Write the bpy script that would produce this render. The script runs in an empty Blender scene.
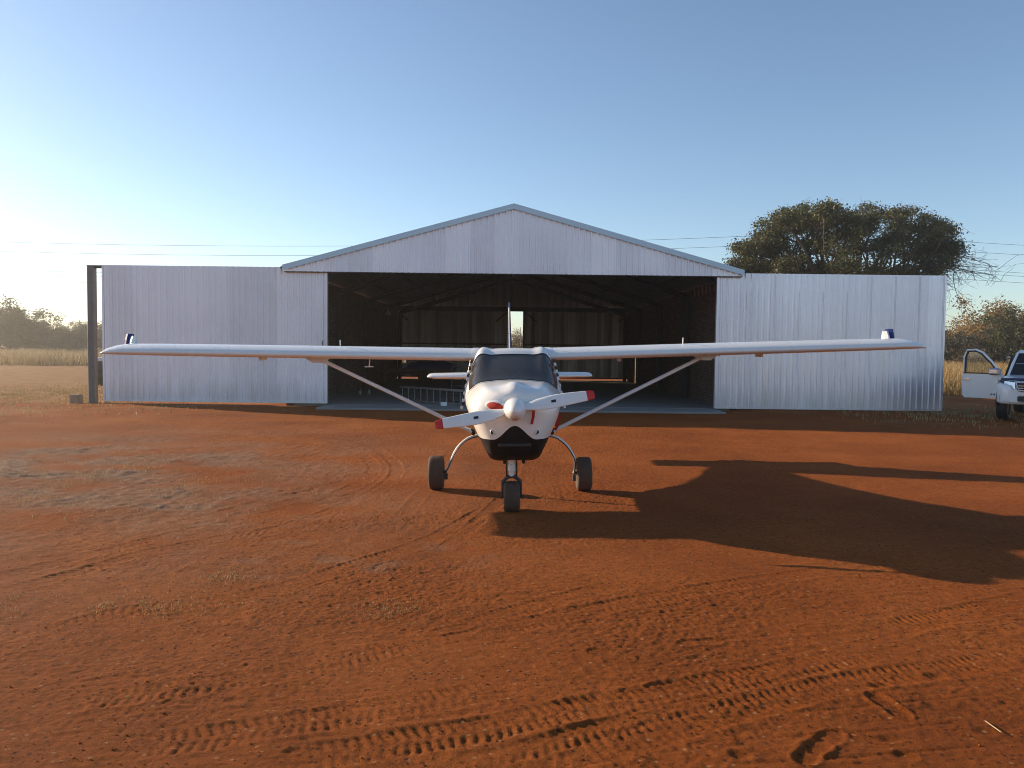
import bpy, math, random
import numpy as np
from mathutils import Vector, Matrix

R = math.radians
sc = bpy.context.scene
col = sc.collection
rng = np.random.default_rng(7)
random.seed(7)

# ------------------------------------------------------------------ camera
F = 769.0
CAM = np.array([0.0, 0.0, 1.65])
pitch = math.atan(34.0 / F)
roll = R(0.66)
fwd = np.array([0, math.cos(pitch), -math.sin(pitch)])
r0 = np.array([1.0, 0, 0]); u0 = np.array([0, math.sin(pitch), math.cos(pitch)])
cr = math.cos(roll) * r0 + math.sin(roll) * u0
cu = math.cos(roll) * u0 - math.sin(roll) * r0
cd = bpy.data.cameras.new('camera'); cam = bpy.data.objects.new('camera', cd); col.objects.link(cam)
cam.matrix_world = Matrix(((cr[0], cu[0], -fwd[0], 0), (cr[1], cu[1], -fwd[1], 0), (cr[2], cu[2], -fwd[2], 1.65), (0, 0, 0, 1)))
cd.sensor_width = 36; cd.lens = F / 1024 * 36
cd.clip_start = 0.05; cd.clip_end = 9000
sc.camera = cam

def gp(u, v, z=0.0):
    """where the line of sight through a photo pixel meets the height z (used once, to survey the site)"""
    d = fwd + (u - 512) / F * cr + (384 - v) / F * cu
    t = (z - CAM[2]) / d[2]
    return CAM + t * d
def at(u, v, y):
    d = fwd + (u - 512) / F * cr + (384 - v) / F * cu
    return CAM + d * (y / d[1])

# ------------------------------------------------------------------ mesh builder
class MB:
    def __init__(s): s.v = []; s.f = []; s.m = []; s.sm = []
    def add(s, vs, fs, mi=0, smooth=False):
        o = len(s.v); s.v.extend([tuple(float(c) for c in p) for p in vs])
        for f in fs:
            s.f.append(tuple(i + o for i in f)); s.m.append(mi); s.sm.append(smooth)
    def box(s, lo, hi, mi=0, M=None):
        x0, y0, z0 = lo; x1, y1, z1 = hi
        vs = [(x0,y0,z0),(x1,y0,z0),(x1,y1,z0),(x0,y1,z0),(x0,y0,z1),(x1,y0,z1),(x1,y1,z1),(x0,y1,z1)]
        if M is not None: vs = [M @ Vector(p) for p in vs]
        s.add(vs, [(0,3,2,1),(4,5,6,7),(0,1,5,4),(1,2,6,5),(2,3,7,6),(3,0,4,7)], mi)
    def bbox(s, lo, hi, b=0.01, mi=0, M=None):
        """box with chamfered edges"""
        x = [lo[0], hi[0]]; y = [lo[1], hi[1]]; z = [lo[2], hi[2]]
        vs = []; idx = {}
        for i in (0,1):
            for j in (0,1):
                for k in (0,1):
                    sx, sy, sz = (1-2*i)*b, (1-2*j)*b, (1-2*k)*b
                    for a, p in enumerate(((x[i], y[j]+sy, z[k]+sz), (x[i]+sx, y[j], z[k]+sz), (x[i]+sx, y[j]+sy, z[k]))):
                        idx[i,j,k,a] = len(vs); vs.append(p)
        fs = []
        for i in (0,1): fs.append([idx[i,j,k,0] for j,k in ((0,0),(1,0),(1,1),(0,1))])
        for j in (0,1): fs.append([idx[i,j,k,1] for i,k in ((0,0),(1,0),(1,1),(0,1))])
        for k in (0,1): fs.append([idx[i,j,k,2] for i,j in ((0,0),(1,0),(1,1),(0,1))])
        for j in (0,1):
            for k in (0,1): fs.append([idx[0,j,k,1], idx[1,j,k,1], idx[1,j,k,2], idx[0,j,k,2]])
        for i in (0,1):
            for k in (0,1): fs.append([idx[i,0,k,0], idx[i,1,k,0], idx[i,1,k,2], idx[i,0,k,2]])
        for i in (0,1):
            for j in (0,1): fs.append([idx[i,j,0,0], idx[i,j,1,0], idx[i,j,1,1], idx[i,j,0,1]])
        for i in (0,1):
            for j in (0,1):
                for k in (0,1): fs.append([idx[i,j,k,0], idx[i,j,k,1], idx[i,j,k,2]])
        c = Vector(((x[0]+x[1])/2, (y[0]+y[1])/2, (z[0]+z[1])/2)); out = []
        for f in fs:
            p = [Vector(vs[q]) for q in f]; n = (p[1]-p[0]).cross(p[2]-p[0]); m = sum(p, Vector())/len(p)
            out.append(f if n.dot(m-c) > 0 else f[::-1])
        if M is not None: vs = [M @ Vector(p) for p in vs]
        s.add(vs, out, mi)
    def loft(s, rings, mi=0, cap=True, smooth=True, closed=True):
        n = len(rings[0]); vs = [p for r in rings for p in r]; fs = []
        for a in range(len(rings)-1):
            for i in range(n if closed else n-1):
                j = (i+1) % n
                fs.append((a*n+i, a*n+j, (a+1)*n+j, (a+1)*n+i))
        s.add(vs, fs, mi, smooth)
        if cap:
            s.add(rings[0], [tuple(range(n))[::-1]], mi, False); s.add(rings[-1], [tuple(range(n))], mi, False)
    def tube(s, pts, rad, n=8, mi=0, cap=True, flat=1.0, smooth=True):
        pts = [Vector(p) for p in pts]
        if not hasattr(rad, '__len__'): rad = [rad]*len(pts)
        rings = []; ref = None
        for i, p in enumerate(pts):
            d = (pts[min(i+1, len(pts)-1)] - pts[max(i-1, 0)]).normalized()
            if ref is None: ref = Vector((0,0,1)) if abs(d.z) < .9 else Vector((1,0,0))
            a = d.cross(ref).normalized(); b = a.cross(d).normalized(); ref = b
            rings.append([p + rad[i]*(math.cos(t)*a*flat + math.sin(t)*b) for t in [2*math.pi*k/n for k in range(n)]])
        s.loft(rings, mi, cap, smooth)
    def lathe(s, prof, origin, axis, n=24, mi=0, cap=True, smooth=True):
        ax = Vector(axis).normalized(); ref = Vector((0,0,1)) if abs(ax.z) < .9 else Vector((1,0,0))
        a = ax.cross(ref).normalized(); b = ax.cross(a)
        o = Vector(origin)
        s.loft([[o + ax*h + r*(math.cos(t)*a + math.sin(t)*b) for t in [2*math.pi*k/n for k in range(n)]] for r, h in prof], mi, cap, smooth)
    def build(s, name, mats, parent=None):
        me = bpy.data.meshes.new(name); me.from_pydata(s.v, [], s.f)
        if not isinstance(mats, (list, tuple)): mats = [mats]
        for m in mats: me.materials.append(m)
        me.polygons.foreach_set('material_index', s.m); me.polygons.foreach_set('use_smooth', s.sm)
        me.update()
        o = bpy.data.objects.new(name, me); col.objects.link(o)
        if parent is not None: o.parent = parent
        return o

def np_mesh(name, V, Q, mats, parent=None, smooth=True, midx=None, attrs=None):
    V = np.asarray(V, np.float32); Q = np.asarray(Q, np.int32); k = Q.shape[1]
    me = bpy.data.meshes.new(name)
    me.vertices.add(len(V)); me.vertices.foreach_set('co', V.ravel())
    me.loops.add(Q.size); me.loops.foreach_set('vertex_index', Q.ravel())
    me.polygons.add(len(Q)); me.polygons.foreach_set('loop_start', np.arange(0, Q.size, k, dtype=np.int32))
    me.polygons.foreach_set('use_smooth', np.full(len(Q), smooth))
    for m in (mats if isinstance(mats, (list, tuple)) else [mats]): me.materials.append(m)
    if midx is not None: me.polygons.foreach_set('material_index', np.asarray(midx, np.int32))
    if attrs:
        for an, av in attrs.items():
            a = me.attributes.new(an, 'FLOAT', 'POINT'); a.data.foreach_set('value', np.asarray(av, np.float32).ravel())
    me.update(calc_edges=True)
    o = bpy.data.objects.new(name, me); col.objects.link(o)
    if parent is not None: o.parent = parent
    return o

def tag(o, label=None, cat=None, group=None, kind=None):
    if label: o['label'] = label
    if cat: o['category'] = cat
    if group: o['group'] = group
    if kind: o['kind'] = kind
    return o
def empty(name, loc, rz=0.0):
    o = bpy.data.objects.new(name, None); col.objects.link(o)
    o.location = loc; o.rotation_euler = (0, 0, rz); o.empty_display_size = .2
    return o

# ------------------------------------------------------------------ materials
def nodes(name):
    m = bpy.data.materials.new(name); m.use_nodes = True
    nt = m.node_tree; b = nt.nodes['Principled BSDF']
    return m, nt, b
def mat(name, c, rough=.5, metal=0.0, var=.15, scale=8.0, bump=0.0, bscale=60.0, rvar=.1, coat=0.0, spec=.5, stretch=None):
    m, nt, b = nodes(name); N = nt.nodes; L = nt.links
    b.inputs['Roughness'].default_value = rough; b.inputs['Metallic'].default_value = metal
    b.inputs['Specular IOR Level'].default_value = spec
    if coat: b.inputs['Coat Weight'].default_value = coat; b.inputs['Coat Roughness'].default_value = .08
    tc = N.new('ShaderNodeTexCoord'); src = tc.outputs['Object']
    if stretch:
        mp = N.new('ShaderNodeMapping'); mp.inputs['Scale'].default_value = stretch; L.new(src, mp.inputs[0]); src = mp.outputs[0]
    no = N.new('ShaderNodeTexNoise'); no.inputs['Scale'].default_value = scale; no.inputs['Detail'].default_value = 6; L.new(src, no.inputs['Vector'])
    mx = N.new('ShaderNodeMix'); mx.data_type = 'RGBA'
    mx.inputs[6].default_value = (*[x*(1-var) for x in c], 1); mx.inputs[7].default_value = (*[min(1, x*(1+var)) for x in c], 1)
    L.new(no.outputs['Fac'], mx.inputs[0]); L.new(mx.outputs[2], b.inputs['Base Color'])
    mr = N.new('ShaderNodeMapRange'); mr.inputs[3].default_value = max(0, rough-rvar); mr.inputs[4].default_value = min(1, rough+rvar)
    L.new(no.outputs['Fac'], mr.inputs[0]); L.new(mr.outputs[0], b.inputs['Roughness'])
    if bump:
        n2 = N.new('ShaderNodeTexNoise'); n2.inputs['Scale'].default_value = bscale; n2.inputs['Detail'].default_value = 4; L.new(src, n2.inputs['Vector'])
        bp = N.new('ShaderNodeBump'); bp.inputs['Strength'].default_value = bump; bp.inputs['Distance'].default_value = .01
        L.new(n2.outputs['Fac'], bp.inputs['Height']); L.new(bp.outputs[0], b.inputs['Normal'])
    return m

def galv(name, c, rough, metal, seed, dirt=.25, sheet=.686, tone=.16):
    """weathered galvanised sheet: each sheet or narrow rear stripe its own tone, spangle, vertical run-off streaks, dirt splashed at the foot"""
    m, nt, b = nodes(name); N = nt.nodes; L = nt.links
    geo = N.new('ShaderNodeNewGeometry'); sep = N.new('ShaderNodeSeparateXYZ'); L.new(geo.outputs['Position'], sep.inputs[0])
    def M(op, a, bb=None, c3=None):
        n = N.new('ShaderNodeMath'); n.operation = op
        for i, v in enumerate((a, bb, c3)):
            if v is None: continue
            if isinstance(v, (int, float)): n.inputs[i].default_value = v
            else: L.new(v, n.inputs[i])
        return n.outputs[0]
    k = M('FLOOR', M('DIVIDE', M('ADD', sep.outputs[0], 100.0), sheet))
    wn = N.new('ShaderNodeTexWhiteNoise'); wn.noise_dimensions = '2D'; cx = N.new('ShaderNodeCombineXYZ')
    L.new(k, cx.inputs[0]); cx.inputs[1].default_value = seed; L.new(cx.outputs[0], wn.inputs['Vector'])
    mp = N.new('ShaderNodeMapping'); mp.inputs['Scale'].default_value = (9, 9, .55); L.new(geo.outputs['Position'], mp.inputs[0])
    st = N.new('ShaderNodeTexNoise'); st.inputs['Scale'].default_value = 1.0; st.inputs['Detail'].default_value = 8; L.new(mp.outputs[0], st.inputs['Vector'])
    sp = N.new('ShaderNodeTexVoronoi'); sp.inputs['Scale'].default_value = 45; L.new(geo.outputs['Position'], sp.inputs['Vector'])
    spr = N.new('ShaderNodeSeparateColor'); L.new(sp.outputs['Color'], spr.inputs[0])
    cl = N.new('ShaderNodeTexNoise'); cl.inputs['Scale'].default_value = .9; cl.inputs['Detail'].default_value = 5; L.new(geo.outputs['Position'], cl.inputs['Vector'])
    v = M('ADD', M('MULTIPLY', wn.outputs['Value'], tone), M('ADD', M('MULTIPLY', st.outputs['Fac'], .2), M('ADD', M('MULTIPLY', spr.outputs[0], .07), M('MULTIPLY', cl.outputs['Fac'], .22))))
    v = M('ADD', v, .755-tone/2)
    colr = N.new('ShaderNodeMix'); colr.data_type = 'RGBA'; colr.blend_type = 'MULTIPLY'; colr.inputs[0].default_value = 1
    colr.inputs[6].default_value = (*c, 1)
    cc = N.new('ShaderNodeCombineColor'); [L.new(v, cc.inputs[i]) for i in range(3)]; L.new(cc.outputs[0], colr.inputs[7])
    foot = N.new('ShaderNodeMapRange'); foot.inputs[1].default_value = .05; foot.inputs[2].default_value = .75; foot.inputs[3].default_value = dirt; foot.inputs[4].default_value = 0
    L.new(M('ADD', sep.outputs[2], M('MULTIPLY', M('SUBTRACT', st.outputs['Fac'], .5), 1.2)), foot.inputs[0])
    dm = N.new('ShaderNodeMix'); dm.data_type = 'RGBA'; L.new(foot.outputs[0], dm.inputs[0]); L.new(colr.outputs[2], dm.inputs[6]); dm.inputs[7].default_value = (.22, .13, .08, 1)
    L.new(dm.outputs[2], b.inputs['Base Color'])
    L.new(M('ADD', rough-.1, M('MULTIPLY', st.outputs['Fac'], .2)), b.inputs['Roughness'])
    L.new(M('MULTIPLY', metal, M('SUBTRACT', 1.0, foot.outputs[0])), b.inputs['Metallic'])
    bp = N.new('ShaderNodeBump'); bp.inputs['Strength'].default_value = .25; bp.inputs['Distance'].default_value = .012
    L.new(cl.outputs['Fac'], bp.inputs['Height']); L.new(bp.outputs[0], b.inputs['Normal'])
    return m

def brick_mat():
    m, nt, b = nodes('brick_wall'); N = nt.nodes; L = nt.links
    geo = N.new('ShaderNodeNewGeometry'); sep = N.new('ShaderNodeSeparateXYZ'); L.new(geo.outputs['Position'], sep.inputs[0])
    cx = N.new('ShaderNodeCombineXYZ'); L.new(sep.outputs[1], cx.inputs[0]); L.new(sep.outputs[2], cx.inputs[1])
    br = N.new('ShaderNodeTexBrick'); L.new(cx.outputs[0], br.inputs['Vector'])
    br.inputs['Color1'].default_value = (.14, .085, .065, 1); br.inputs['Color2'].default_value = (.24, .15, .11, 1); br.inputs['Mortar'].default_value = (.08, .075, .07, 1)
    br.inputs['Scale'].default_value = 1; br.inputs['Brick Width'].default_value = .23; br.inputs['Row Height'].default_value = .085; br.inputs['Mortar Size'].default_value = .012
    L.new(br.outputs['Color'], b.inputs['Base Color']); b.inputs['Roughness'].default_value = .9
    bp = N.new('ShaderNodeBump'); bp.inputs['Strength'].default_value = .8; bp.inputs['Distance'].default_value = .01; bp.invert = True
    L.new(br.outputs['Fac'], bp.inputs['Height']); L.new(bp.outputs[0], b.inputs['Normal'])
    return m

def leaf_mat(name, c1, c2, transl=.3):
    m, nt, b = nodes(name); N = nt.nodes; L = nt.links
    geo = N.new('ShaderNodeNewGeometry'); wn = N.new('ShaderNodeTexNoise'); wn.inputs['Scale'].default_value = .5; L.new(geo.outputs['Position'], wn.inputs['Vector'])
    w2 = N.new('ShaderNodeMath'); w2.operation = 'MULTIPLY_ADD'; L.new(geo.outputs['Random Per Island'], w2.inputs[0]); w2.inputs[1].default_value = .6
    sb = N.new('ShaderNodeMath'); sb.operation = 'SUBTRACT'; L.new(wn.outputs['Fac'], sb.inputs[0]); sb.inputs[1].default_value = .3
    L.new(sb.outputs[0], w2.inputs[2])
    mx = N.new('ShaderNodeMix'); mx.data_type = 'RGBA'; mx.inputs[6].default_value = (*c1, 1); mx.inputs[7].default_value = (*c2, 1); L.new(w2.outputs[0], mx.inputs[0])
    L.new(mx.outputs[2], b.inputs['Base Color']); b.inputs['Roughness'].default_value = .6
    tr = N.new('ShaderNodeBsdfTranslucent'); L.new(mx.outputs[2], tr.inputs['Color'])
    ms = N.new('ShaderNodeMixShader'); ms.inputs[0].default_value = transl
    L.new(b.outputs[0], ms.inputs[1]); L.new(tr.outputs[0], ms.inputs[2]); L.new(ms.outputs[0], N['Material Output'].inputs['Surface'])
    return m

def ground_mat():
    m, nt, b = nodes('red_soil'); N = nt.nodes; L = nt.links
    geo = N.new('ShaderNodeNewGeometry'); P = geo.outputs['Position']
    def noise(s, d=6, r=.55, dist=0):
        n = N.new('ShaderNodeTexNoise'); n.inputs['Scale'].default_value = s; n.inputs['Detail'].default_value = d; n.inputs['Roughness'].default_value = r; n.inputs['Distortion'].default_value = dist
        L.new(P, n.inputs['Vector']); return n.outputs['Fac']
    def ramp(src, stops):
        r = N.new('ShaderNodeValToRGB'); e = r.color_ramp.elements
        while len(e) < len(stops): e.new(.5)
        for i, (p, c) in enumerate(stops): e[i].position = p; e[i].color = (*c, 1)
        L.new(src, r.inputs[0]); return r.outputs[0]
    def mix(f, a, bb, bt='MIX'):
        n = N.new('ShaderNodeMix'); n.data_type = 'RGBA'; n.blend_type = bt
        for i, v in ((0, f), (6, a), (7, bb)):
            if isinstance(v, (float, int)): n.inputs[i].default_value = v
            elif isinstance(v, tuple): n.inputs[i].default_value = (*v, 1)
            else: L.new(v, n.inputs[i])
        return n.outputs[2]
    def attr(n_):
        a = N.new('ShaderNodeAttribute'); a.attribute_name = n_; return a.outputs['Fac']
    red = ramp(noise(.5, 7, .6, .4), [(.25, SOIL[0]), (.5, SOIL[1]), (.75, SOIL[2])])
    fine = ramp(noise(18, 9, .78), [(.3, (.55,)*3), (.5, (1, 1, 1)), (.75, (1.28, 1.32, 1.4))])
    c = mix(1.0, red, fine, 'MULTIPLY')
    grit = ramp(noise(160, 3, .6), [(.3, (.7,)*3), (.5, (1,)*3), (.72, (1.35,)*3)])
    c = mix(1.0, c, grit, 'MULTIPLY')
    gv = N.new('ShaderNodeTexVoronoi'); gv.inputs['Scale'].default_value = 26; L.new(P, gv.inputs['Vector'])
    stone = ramp(gv.outputs['Distance'], [(.12, (1,)*3), (.22, (0,)*3)])
    gmul = N.new('ShaderNodeMath'); gmul.operation = 'MULTIPLY'; L.new(attr('gravel'), gmul.inputs[0])
    sr = N.new('ShaderNodeRGBToBW'); L.new(stone, sr.inputs[0]); L.new(sr.outputs[0], gmul.inputs[1])
    gravel = ramp(noise(6, 8, .7), [(.3, (.16, .085, .05)), (.5, (.24, .15, .10)), (.75, (.35, .25, .18))])
    pv_ = N.new('ShaderNodeTexVoronoi'); pv_.inputs['Scale'].default_value = 30; L.new(P, pv_.inputs['Vector'])
    pc = N.new('ShaderNodeSeparateColor'); L.new(pv_.outputs['Color'], pc.inputs[0])
    near_ = ramp(pv_.outputs['Distance'], [(.22, (1,)*3), (.34, (0,)*3)])
    sp1 = mix(1.0, ramp(pc.outputs[0], [(.90, (0,)*3), (.93, (1,)*3)]), near_, 'MULTIPLY'); sp2 = mix(1.0, ramp(pc.outputs[1], [(.72, (0,)*3), (.76, (1,)*3)]), near_, 'MULTIPLY')
    def bw(x):
        q = N.new('ShaderNodeRGBToBW'); L.new(x, q.inputs[0]); return q.outputs[0]
    c = mix(bw(sp2), c, (.105, .03, .008)); c = mix(bw(sp1), c, (.36, .17, .07))
    c = mix(attr('gravel'), c, gravel)
    c = mix(gmul.outputs[0], c, (.50, .45, .39))
    tan = ramp(noise(1.3, 9, .7), [(.25, (.20, .088, .034)), (.5, (.31, .16, .066)), (.75, (.42, .26, .115))])
    c = mix(attr('tan'), c, tan)
    L.new(c, b.inputs['Base Color']); b.inputs['Roughness'].default_value = .95; b.inputs['Specular IOR Level'].default_value = .15
    add = N.new('ShaderNodeMath'); add.operation = 'ADD'; L.new(noise(45, 8, .75), add.inputs[0])
    m2 = N.new('ShaderNodeMath'); m2.operation = 'MULTIPLY'; m2.inputs[1].default_value = .5; L.new(noise(220, 3, .6), m2.inputs[0]); L.new(m2.outputs[0], add.inputs[1])
    bp = N.new('ShaderNodeBump'); bp.inputs['Strength'].default_value = 1.0; bp.inputs['Distance'].default_value = .022
    L.new(add.outputs[0], bp.inputs['Height']); L.new(bp.outputs[0], b.inputs['Normal'])
    return m

SOIL = [(.205, .051, .007), (.285, .075, .011), (.365, .108, .020)]
M = {}
M['soil'] = ground_mat()
M['galv_left'] = galv('galvanised_sheet_dull', (.90, .90, .94), .45, .35, 3)
M['galv_right'] = galv('galvanised_sheet_bright', (.76, .76, .83), .34, .6, 9, .25)
M['galv_gable'] = galv('galvanised_sheet_gable', (.92, .93, .98), .45, .35, 15, 0)
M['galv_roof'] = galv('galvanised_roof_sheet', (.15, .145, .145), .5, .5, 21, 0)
M['galv_rear'] = galv('galvanised_sheet_rear', (.64, .61, .59), .6, 0, 33, .2, .20, .9)  # narrow tone stripes paint the light and shade of the ribs
M['galv_rear_gable'] = galv('galvanised_sheet_rear_gable', (.30, .29, .29), .6, 0, 37, 0, .20, .6)  # rib shading put into the colour as stripes here too
M['lap_glint'] = mat('painted_lap_glint', (.88, .88, .90), .5, .1, .08, 20)  # near-white colour standing in for sky glints on the lap edges
M['flash'] = mat('pale_blue_flashing', (.52, .70, .80), .4, .15, .08, 3)
M['steel'] = mat('dark_steel', (.05, .048, .048), .6, .3, .3, 6)
M['rust'] = mat('rusty_primer', (.16, .08, .05), .75, .1, .3, 9)
M['post'] = mat('grey_steel_post', (.17, .16, .16), .55, .4, .25, 5, .2, 30)
M['brick'] = brick_mat()
M['concrete'] = mat('concrete', (.25, .235, .22), .85, 0, .2, 2.5, .4, 40)
M['white'] = mat('white_paint', (.80, .79, .77), .28, 0, .03, 2.2, 0, 60, .06, coat=.4)
M['white_matt'] = mat('white_satin_paint', (.76, .75, .73), .38, 0, .05, 6)
M['blue'] = mat('blue_paint', (.018, .035, .16), .6, 0, .12, 5, spec=.2)
M['navy'] = mat('navy_paint', (.016, .026, .095), .4, 0, .15, 5)
M['red'] = mat('red_paint', (.55, .02, .02), .45, 0, .12, 9)
M['red_cloth'] = mat('red_cloth', (.42, .022, .015), .8, 0, .2, 40, .4, 200)
M['black'] = mat('black_paint', (.018, .017, .017), .4, 0, .2, 6)
M['rubber'] = mat('dusty_rubber', (.085, .052, .036), .85, 0, .35, 16, .5, 70)
M['rim'] = mat('silver_rim', (.55, .54, .52), .4, .6, .1, 12)
M['alu'] = mat('aluminium', (.20, .20, .20), .5, .7, .12, 20)
M['dull_tin'] = mat('dull_tin', (.28, .28, .27), .5, .3, .2, 20)
M['seat'] = mat('grey_cloth_seat', (.06, .06, .065), .9, 0, .2, 30)
M['bark'] = mat('bark', (.075, .06, .048), .9, 0, .35, 7, .7, 18)
M['tarp'] = mat('blue_tarpaulin', (.02, .05, .20), .5, 0, .2, 5, .5, 9)
M['green_drum'] = mat('green_drum_paint', (.07, .085, .06), .6, 0, .25, 6)
M['block'] = mat('weathered_block', (.38, .26, .17), .9, 0, .25, 10, .6, 40)
M['truck'] = mat('white_truck_paint', (.84, .85, .86), .22, 0, .03, 3, coat=.5)
M['chrome'] = mat('chrome', (.75, .75, .76), .12, 1.0, .04, 5, rvar=.04)
M['mirror_shell'] = mat('mirror_shell', (.45, .44, .52), .15, .7, .05, 5)
M['plastic'] = mat('dark_plastic', (.025, .025, .028), .5, 0, .2, 8)
M['wire'] = mat('power_cable', (.07, .07, .075), .6, .3, .1, 3)
M['straw'] = mat('dry_straw', (.52, .40, .20), .8, 0, .2, 20)
M['clod'] = mat('soil_clod', (.24, .062, .010), .95, 0, .3, 20, spec=.1)

def glass_mat(name, tint, dens, rough=.03):
    m, nt, b = nodes(name); N = nt.nodes; L = nt.links
    N.remove(b)
    tr = N.new('ShaderNodeBsdfTransparent'); tr.inputs[0].default_value = (*tint, 1)
    gl = N.new('ShaderNodeBsdfGlossy'); gl.inputs['Roughness'].default_value = rough; gl.inputs[0].default_value = (.9, .9, .9, 1)
    df = N.new('ShaderNodeBsdfDiffuse')
    tc = N.new('ShaderNodeTexCoord'); no = N.new('ShaderNodeTexNoise'); no.inputs['Scale'].default_value = 5; no.inputs['Detail'].default_value = 5; L.new(tc.outputs['Object'], no.inputs['Vector'])
    rp = N.new('ShaderNodeMix'); rp.data_type = 'RGBA'; rp.inputs[6].default_value = (.09, .085, .08, 1); rp.inputs[7].default_value = (.15, .14, .135, 1); L.new(no.outputs['Fac'], rp.inputs[0]); L.new(rp.outputs[2], df.inputs[0])
    fr = N.new('ShaderNodeFresnel'); fr.inputs[0].default_value = 1.5
    m0 = N.new('ShaderNodeMixShader'); m0.inputs[0].default_value = dens; L.new(tr.outputs[0], m0.inputs[1]); L.new(df.outputs[0], m0.inputs[2])
    m1 = N.new('ShaderNodeMixShader'); L.new(fr.outputs[0], m1.inputs[0]); L.new(m0.outputs[0], m1.inputs[1]); L.new(gl.outputs[0], m1.inputs[2])
    L.new(m1.outputs[0], N['Material Output'].inputs['Surface'])
    return m
M['glass'] = glass_mat('tinted_canopy_glass', (.55, .56, .58), .5)
M['truck_glass'] = glass_mat('truck_glass', (.75, .8, .8), .05)
M['lens'] = glass_mat('lamp_lens', (.9, .9, .92), .12)

def fuselage_mat():
    """white paint with the black belly colour that ends in a scalloped line"""
    m, nt, b = nodes('fuselage_paint'); N = nt.nodes; L = nt.links
    tc = N.new('ShaderNodeTexCoord'); s = N.new('ShaderNodeSeparateXYZ'); L.new(tc.outputs['Object'], s.inputs[0])
    def Mt(op, *a):
        n = N.new('ShaderNodeMath'); n.operation = op
        for i, v in enumerate(a):
            if isinstance(v, (int, float)): n.inputs[i].default_value = v
            else: L.new(v, n.inputs[i])
        return n.outputs[0]
    ax = Mt('MINIMUM', Mt('ABSOLUTE', s.outputs[0]), .21)
    zb = Mt('MULTIPLY_ADD', Mt('COSINE', Mt('MULTIPLY', ax, math.pi/.21)), .068, .858)
    msk = Mt('GREATER_THAN', s.outputs[2], zb)
    mx = N.new('ShaderNodeMix'); mx.data_type = 'RGBA'; L.new(msk, mx.inputs[0]); mx.inputs[6].default_value = (.016, .015, .015, 1)
    no = N.new('ShaderNodeTexNoise'); no.inputs['Scale'].default_value = 5; no.inputs['Detail'].default_value = 7; L.new(tc.outputs['Object'], no.inputs['Vector'])
    w = N.new('ShaderNodeMix'); w.data_type = 'RGBA'; w.inputs[6].default_value = (.74, .72, .69, 1); w.inputs[7].default_value = (.82, .81, .79, 1); L.new(no.outputs['Fac'], w.inputs[0])
    L.new(w.outputs[2], mx.inputs[7]); L.new(mx.outputs[2], b.inputs['Base Color'])
    L.new(Mt('MULTIPLY_ADD', msk, -.3, .6), b.inputs['Roughness']); L.new(Mt('MULTIPLY', msk, .35), b.inputs['Coat Weight']); b.inputs['Coat Roughness'].default_value = .1; L.new(Mt('MULTIPLY_ADD', msk, .3, .2), b.inputs['Specular IOR Level'])
    return m
M['fuselage'] = fuselage_mat()

# ------------------------------------------------------------------ ground
def perlin(x, y, seed):
    xi = np.floor(x).astype(np.int64); yi = np.floor(y).astype(np.int64); xf = x - xi; yf = y - yi
    def g(ix, iy):
        h = (ix * 374761393 + iy * 668265263 + seed * 974634777) & 0x7fffffff
        h = ((h ^ (h >> 13)) * 1274126177) & 0x7fffffff
        return ((h ^ (h >> 16)) & 0xffff) / 65535.0 * 2 * np.pi
    u = xf*xf*xf*(xf*(xf*6-15)+10); v = yf*yf*yf*(yf*(yf*6-15)+10)
    def dot(ix, iy, dx, dy):
        a = g(ix, iy); return np.cos(a)*dx + np.sin(a)*dy
    n00 = dot(xi, yi, xf, yf); n10 = dot(xi+1, yi, xf-1, yf); n01 = dot(xi, yi+1, xf, yf-1); n11 = dot(xi+1, yi+1, xf-1, yf-1)
    return (n00*(1-u)+n10*u)*(1-v) + (n01*(1-u)+n11*u)*v
def axis(start, step, upto1, ratio1, upto2, ratio2, end):
    out = [start]; s = step
    while out[-1] < end:
        if out[-1] > upto1: s *= ratio1 if out[-1] < upto2 else ratio2
        out.append(out[-1] + s)
    return out
xp = axis(0, .0105, 2.6, 1.009, 15, 1.06, 1400)
xs = np.array([-v for v in xp[:0:-1]] + xp)
ys = np.array(sorted([2.6 - v for v in axis(0, .05, 0.2, 1.3, 1, 1.35, 300)][1:]) + axis(2.6, .0095, 5.0, 1.007, 25, 1.05, 1400))
X, Y = np.meshgrid(xs, ys)
near = np.clip((26 - Y) / 8, 0, 1) * np.clip((16 - np.abs(X)) / 5, 0, 1) * np.clip((Y - 1.0) / 1.0, 0, 1)
H = np.zeros_like(X)
sub = near > 0
xs_, ys_ = X[sub], Y[sub]
hh = .018*perlin(xs_/2.3, ys_/1.7, 1) + .009*perlin(xs_/.75+3, ys_/.6, 2) + .006*perlin(xs_/.28, ys_/.25, 3)
rough = np.clip(.62 + 1.1*perlin(xs_/1.6, ys_/1.1, 11), .12, 1.3)
hh += rough*(.0050*perlin(xs_/.11, ys_/.10, 4) + .0054*perlin(xs_/.052, ys_/.05, 5) + .0062*perlin(xs_/.027, ys_/.027, 6))
cl = perlin(xs_/.075+9, ys_/.07, 7); hh += rough*np.clip(cl-.36, 0, 1)*.03          # crumbs
cl = perlin(xs_/.17+9, ys_/.15, 8); hh += np.clip(cl-.36, 0, 1)*.018*rough           # small pits
# wind and drag lines that run across the yard
q = xs_*.97 + ys_*.24; w = -xs_*.24 + ys_*.97
hh += .0035*perlin(q/2.2, w/.045, 9)*np.clip(.3+perlin(xs_/2.0, ys_/1.4, 12), 0, 1)*2
H[sub] = hh
track_depth = np.zeros_like(X)

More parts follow.
